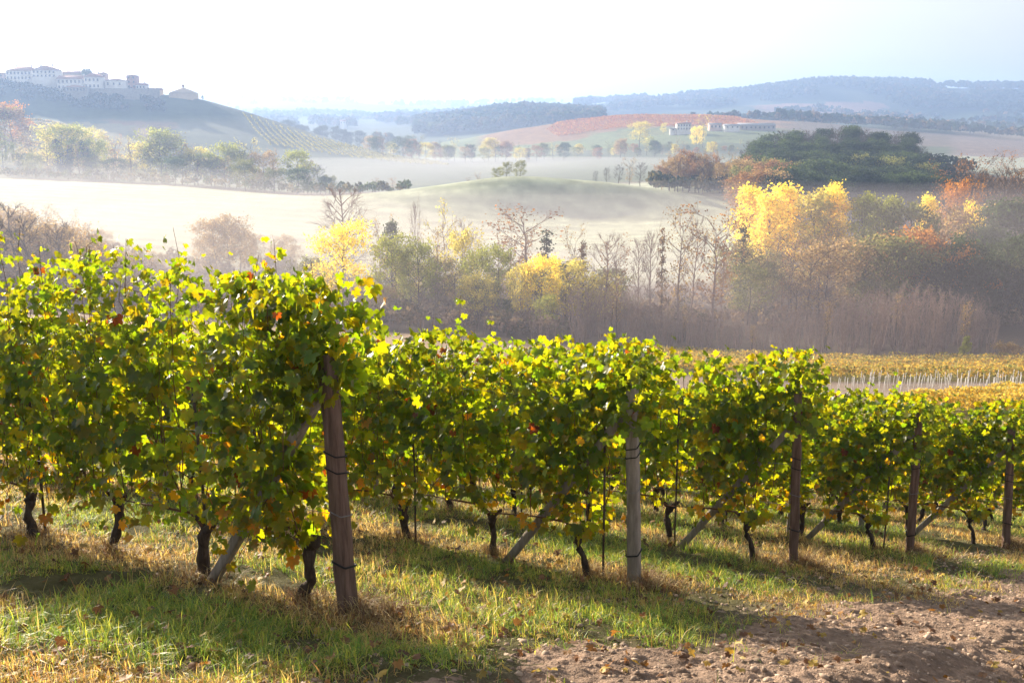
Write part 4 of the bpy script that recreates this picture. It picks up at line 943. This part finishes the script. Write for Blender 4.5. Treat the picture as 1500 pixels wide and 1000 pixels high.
house('low house with a small chimney right of the red tower', 199, 213, 125, 131, 122, 782, WALLW, ROOFM, 8, 0, 'gable', 3, 1)
house('low ochre house at the right end of the village wall', 215, 234, 132, 138, 129, 778, WALLO, ROOFM, 9, 0, 'gable', 4, 1, chim=0)
house('small shed with a ridged roof under the white villa', 92, 126, 128, 135, 125, 756, STONEW, ROOFM, 7, 0, 'front', 7, 1, chim=0)
pv = house('low ochre pavilion with a tent roof and lantern right of the village', 247, 281, 136.8, 139, 127.5, 775, WALLO, WALLO, 17, 0, 'hip', 0, 1, chim=0, cat='pavilion', name='pavilion')
m = MB(); m.box((0, 0, 6.3), (1.6, 1.6, 1.4)); m.tube([[0, 0, 7.0], [0, 0, 7.8]], [1.3, .1], 4); m.tube([[0, 0, 7.7], [0, 0, 8.8]], .12, 4); m.build('lantern', ROOFM, pv)
a_, b_ = at(128, 130, 768), at(236, 133, 768)
m = MB(); mid = (a_ + b_) / 2; m.box((0, 0, -8.5), ((b_ - a_).length, 1.2, 18)); m.box((0, 0, .62), ((b_ - a_).length + .4, 1.5, .24))
w_ = m.build('retaining_wall', STONEW); w_.location = (mid.x, 764, mid.z); tag(w_, 'long grey retaining wall under the right half of the village', 'wall')
for i, (px_, tp_, kd) in enumerate([(130, 101, 'dense'), (79, 100, 'dense'), (207, 121, 'cypress'), (236, 133, 'dense'), (283, 137, 'dense'), (297, 140, 'dense')]):
    tree(kd, 'dark', px_, tp_, 788, 'dark tree in the village, %s from the left' % ORD[i].replace('nearest', 'first'), 'trees between the village houses', wide=.9)
FG = 'farm buildings below the orange vineyard'
house('pale two storey farmhouse with dark openings beside the tall golden tree', 992, 1012, 181.5, 191.5, 179.5, 850, WALLW, ROOFM, 9, 0, 'gable', 5, 2, FG)
house('long white roofed barn right of the tall golden tree', 1040, 1057, 182.5, 189, 180.5, 870, WALLP, ROOFG, 10, 0, 'gable', 3, 1, FG, 0)
house('small white greenhouse shed in the middle of the farm', 1062, 1084, 184.5, 188.5, 182, 858, WALLW, ROOFG, 9, 0, 'gable', 3, 1, FG, 0)
house('longest low farm shed with a pale roof at the right of the farm', 1084, 1136, 184, 190, 180.5, 880, STONEW, ROOFG, 14, 0, 'gable', 8, 1, FG, 0)
house('little white outbuilding left of the farmhouse', 982, 990, 189, 192, 187.5, 852, WALLW, ROOFG, 6, 0, 'gable', 1, 1, FG, 0)
house('far white farmhouse on the plain under the right ridge', 1366, 1394, 178.5, 183, 176, 1560, WALLW, ROOFM, 14, 0, 'gable', 5, 1, 'far buildings', 0)
house('long brown barn attached left of the far white farmhouse', 1353, 1366, 180, 183, 177.5, 1566, WALLP, ROOFM, 14, 0, 'gable', 2, 1, 'far buildings', 0)
house('tiny pale house on the blue ridge at the far right', 1452, 1462, 160, 163.5, 158, 2300, WALLP, ROOFM, 12, 0, 'gable', 2, 1, 'far buildings', 0)
house('thin church tower on the skyline left of the wooded ridge', 1109.5, 1111.8, 134.5, 150, 132, 2480, STONEW, ROOFM, 4, 0, 'hip', 1, 2, 'far buildings', 0, 'tower', 'church_tower')
house('low castle like house on the skyline beside the church tower', 1117, 1140, 140, 150, 138, 2490, STONEW, ROOFM, 16, 0, 'gable', 4, 1, 'far buildings', 1)
house('small white farm on the hazy ridge at the left', 498, 506, 178, 182, 176, 1500, WALLW, ROOFM, 8, 0, 'gable', 2, 1, 'far buildings', 0)

# ------------------------------------------------------------------ air
def vol_mat(name, dens, col, g):
    m, nt, out = new_mat(name); v = N(nt, 'ShaderNodeVolumePrincipled', Density=dens, Anisotropy=g); v.inputs['Color'].default_value = (*col, 1)
    v.inputs['Absorption Color'].default_value = (0, 0, 0, 1)
    nt.links.new(v.outputs[0], out.inputs['Volume']); m.cycles.homogeneous_volume = True
    return m
m = MB(); m.box((0, 0, 0), (13400, 13400, 1)); o = m.build('haze', vol_mat('haze', HAZE_DENSITY, (.42, .60, 1.0), .35))
zlo = float(min(T.min(), -60)) - 12; zhi = 110
o.scale = (1, 1, zhi - zlo); o.location = (0, 0, (zhi + zlo) / 2); tag(o, 'thin blue morning haze filling the valley and the far hills', 'haze', kind='stuff')
def mist(cx, cy, rx, ry, ztop, zbot, dens, label, seed, rot=0, g=.5, amp=.3, col=(.9, .93, 1.0), flat=.8):
    R_, A_ = 26, 72; V = []
    for i in range(1, R_ + 1):
        for j in range(A_):
            rr = i / R_; a = 2 * math.pi * j / A_; wob = 1 + .18 * (float(vnoise(np.array(2 + 2 * math.cos(a)), np.array(2 + 2 * math.sin(a)), seed)) - .5)
            x = rr * math.cos(a) * rx * wob; y = rr * math.sin(a) * ry * wob
            t = (1 - rr ** 2) ** flat; nz = float(fbm(np.array(x / rx * 3 + seed), np.array(y / ry * 3), 3, seed)) - .45
            V.append((x, y, (ztop - zbot) * (t * (1 + amp * nz * 2)) ))
    n = len(V); V = np.array(V); bot = V.copy(); bot[:, 2] = -3
    V = np.concatenate([V, bot, [[0, 0, (ztop - zbot)], [0, 0, -3]]]); q_ = []
    for i in range(R_ - 1):
        for j in range(A_):
            a, b = i * A_ + j, i * A_ + (j + 1) % A_
            q_.append([a, a + A_, b + A_, b]); q_.append([n + b, n + b + A_, n + a + A_, n + a])
    e_ = (R_ - 1) * A_
    for j in range(A_): a, b = e_ + j, e_ + (j + 1) % A_; q_.append([a, n + a, n + b, b])
    tr_ = [[2 * n, j, (j + 1) % A_] for j in range(A_)] + [[2 * n + 1, n + (j + 1) % A_, n + j] for j in range(A_)]
    o = mesh_obj('mist', V, [np.array(q_), np.array(tr_)], vol_mat('mist', dens, col, g)); o.location = (cx, cy, zbot); o.rotation_euler = (0, 0, rot)
    tag(o, label, 'mist', kind='stuff')
MIST = 1.0
mist(0, 430, 1000, 400, -5, -50, .00014 * MIST, 'upper veil of milky morning mist over the whole valley', 9, amp=.12, g=.3, col=(.88, .90, 1.0), flat=.4)
mist(-60, 450, 900, 360, -22, -50, .0004 * MIST, 'middle layer of milky morning mist in the valley', 10, amp=.12, g=.28, col=(.86, .88, 1.0), flat=.45)
mist(-60, 480, 800, 330, -27, -50, .0007 * MIST, 'lower layer of milky morning mist in the valley', 11, amp=.12, g=.25, col=(.88, .88, .95), flat=.5)
mist(-40, 560, 560, 150, -27, -46, .0012 * MIST, 'low white mist behind the frosted hill', 4, g=.3, col=(.88, .88, .95))
mist(-80, 165, 120, 85, -9, -42, .0048 * MIST, 'pale morning mist over the left of the valley', 5, amp=.12, g=.22, col=(.70, .66, .66))
mist(30, 150, 260, 85, -10, -42, .0033 * MIST, 'thin mist among the valley trees', 6, amp=.12, g=.2, col=(.84, .77, .84), flat=.6)
mist(40, 150, 230, 62, -22, -42, .0034 * MIST, 'mauve ground mist in the bare thicket', 7, amp=.12, g=.22, col=(.92, .85, 1.0), flat=.6)
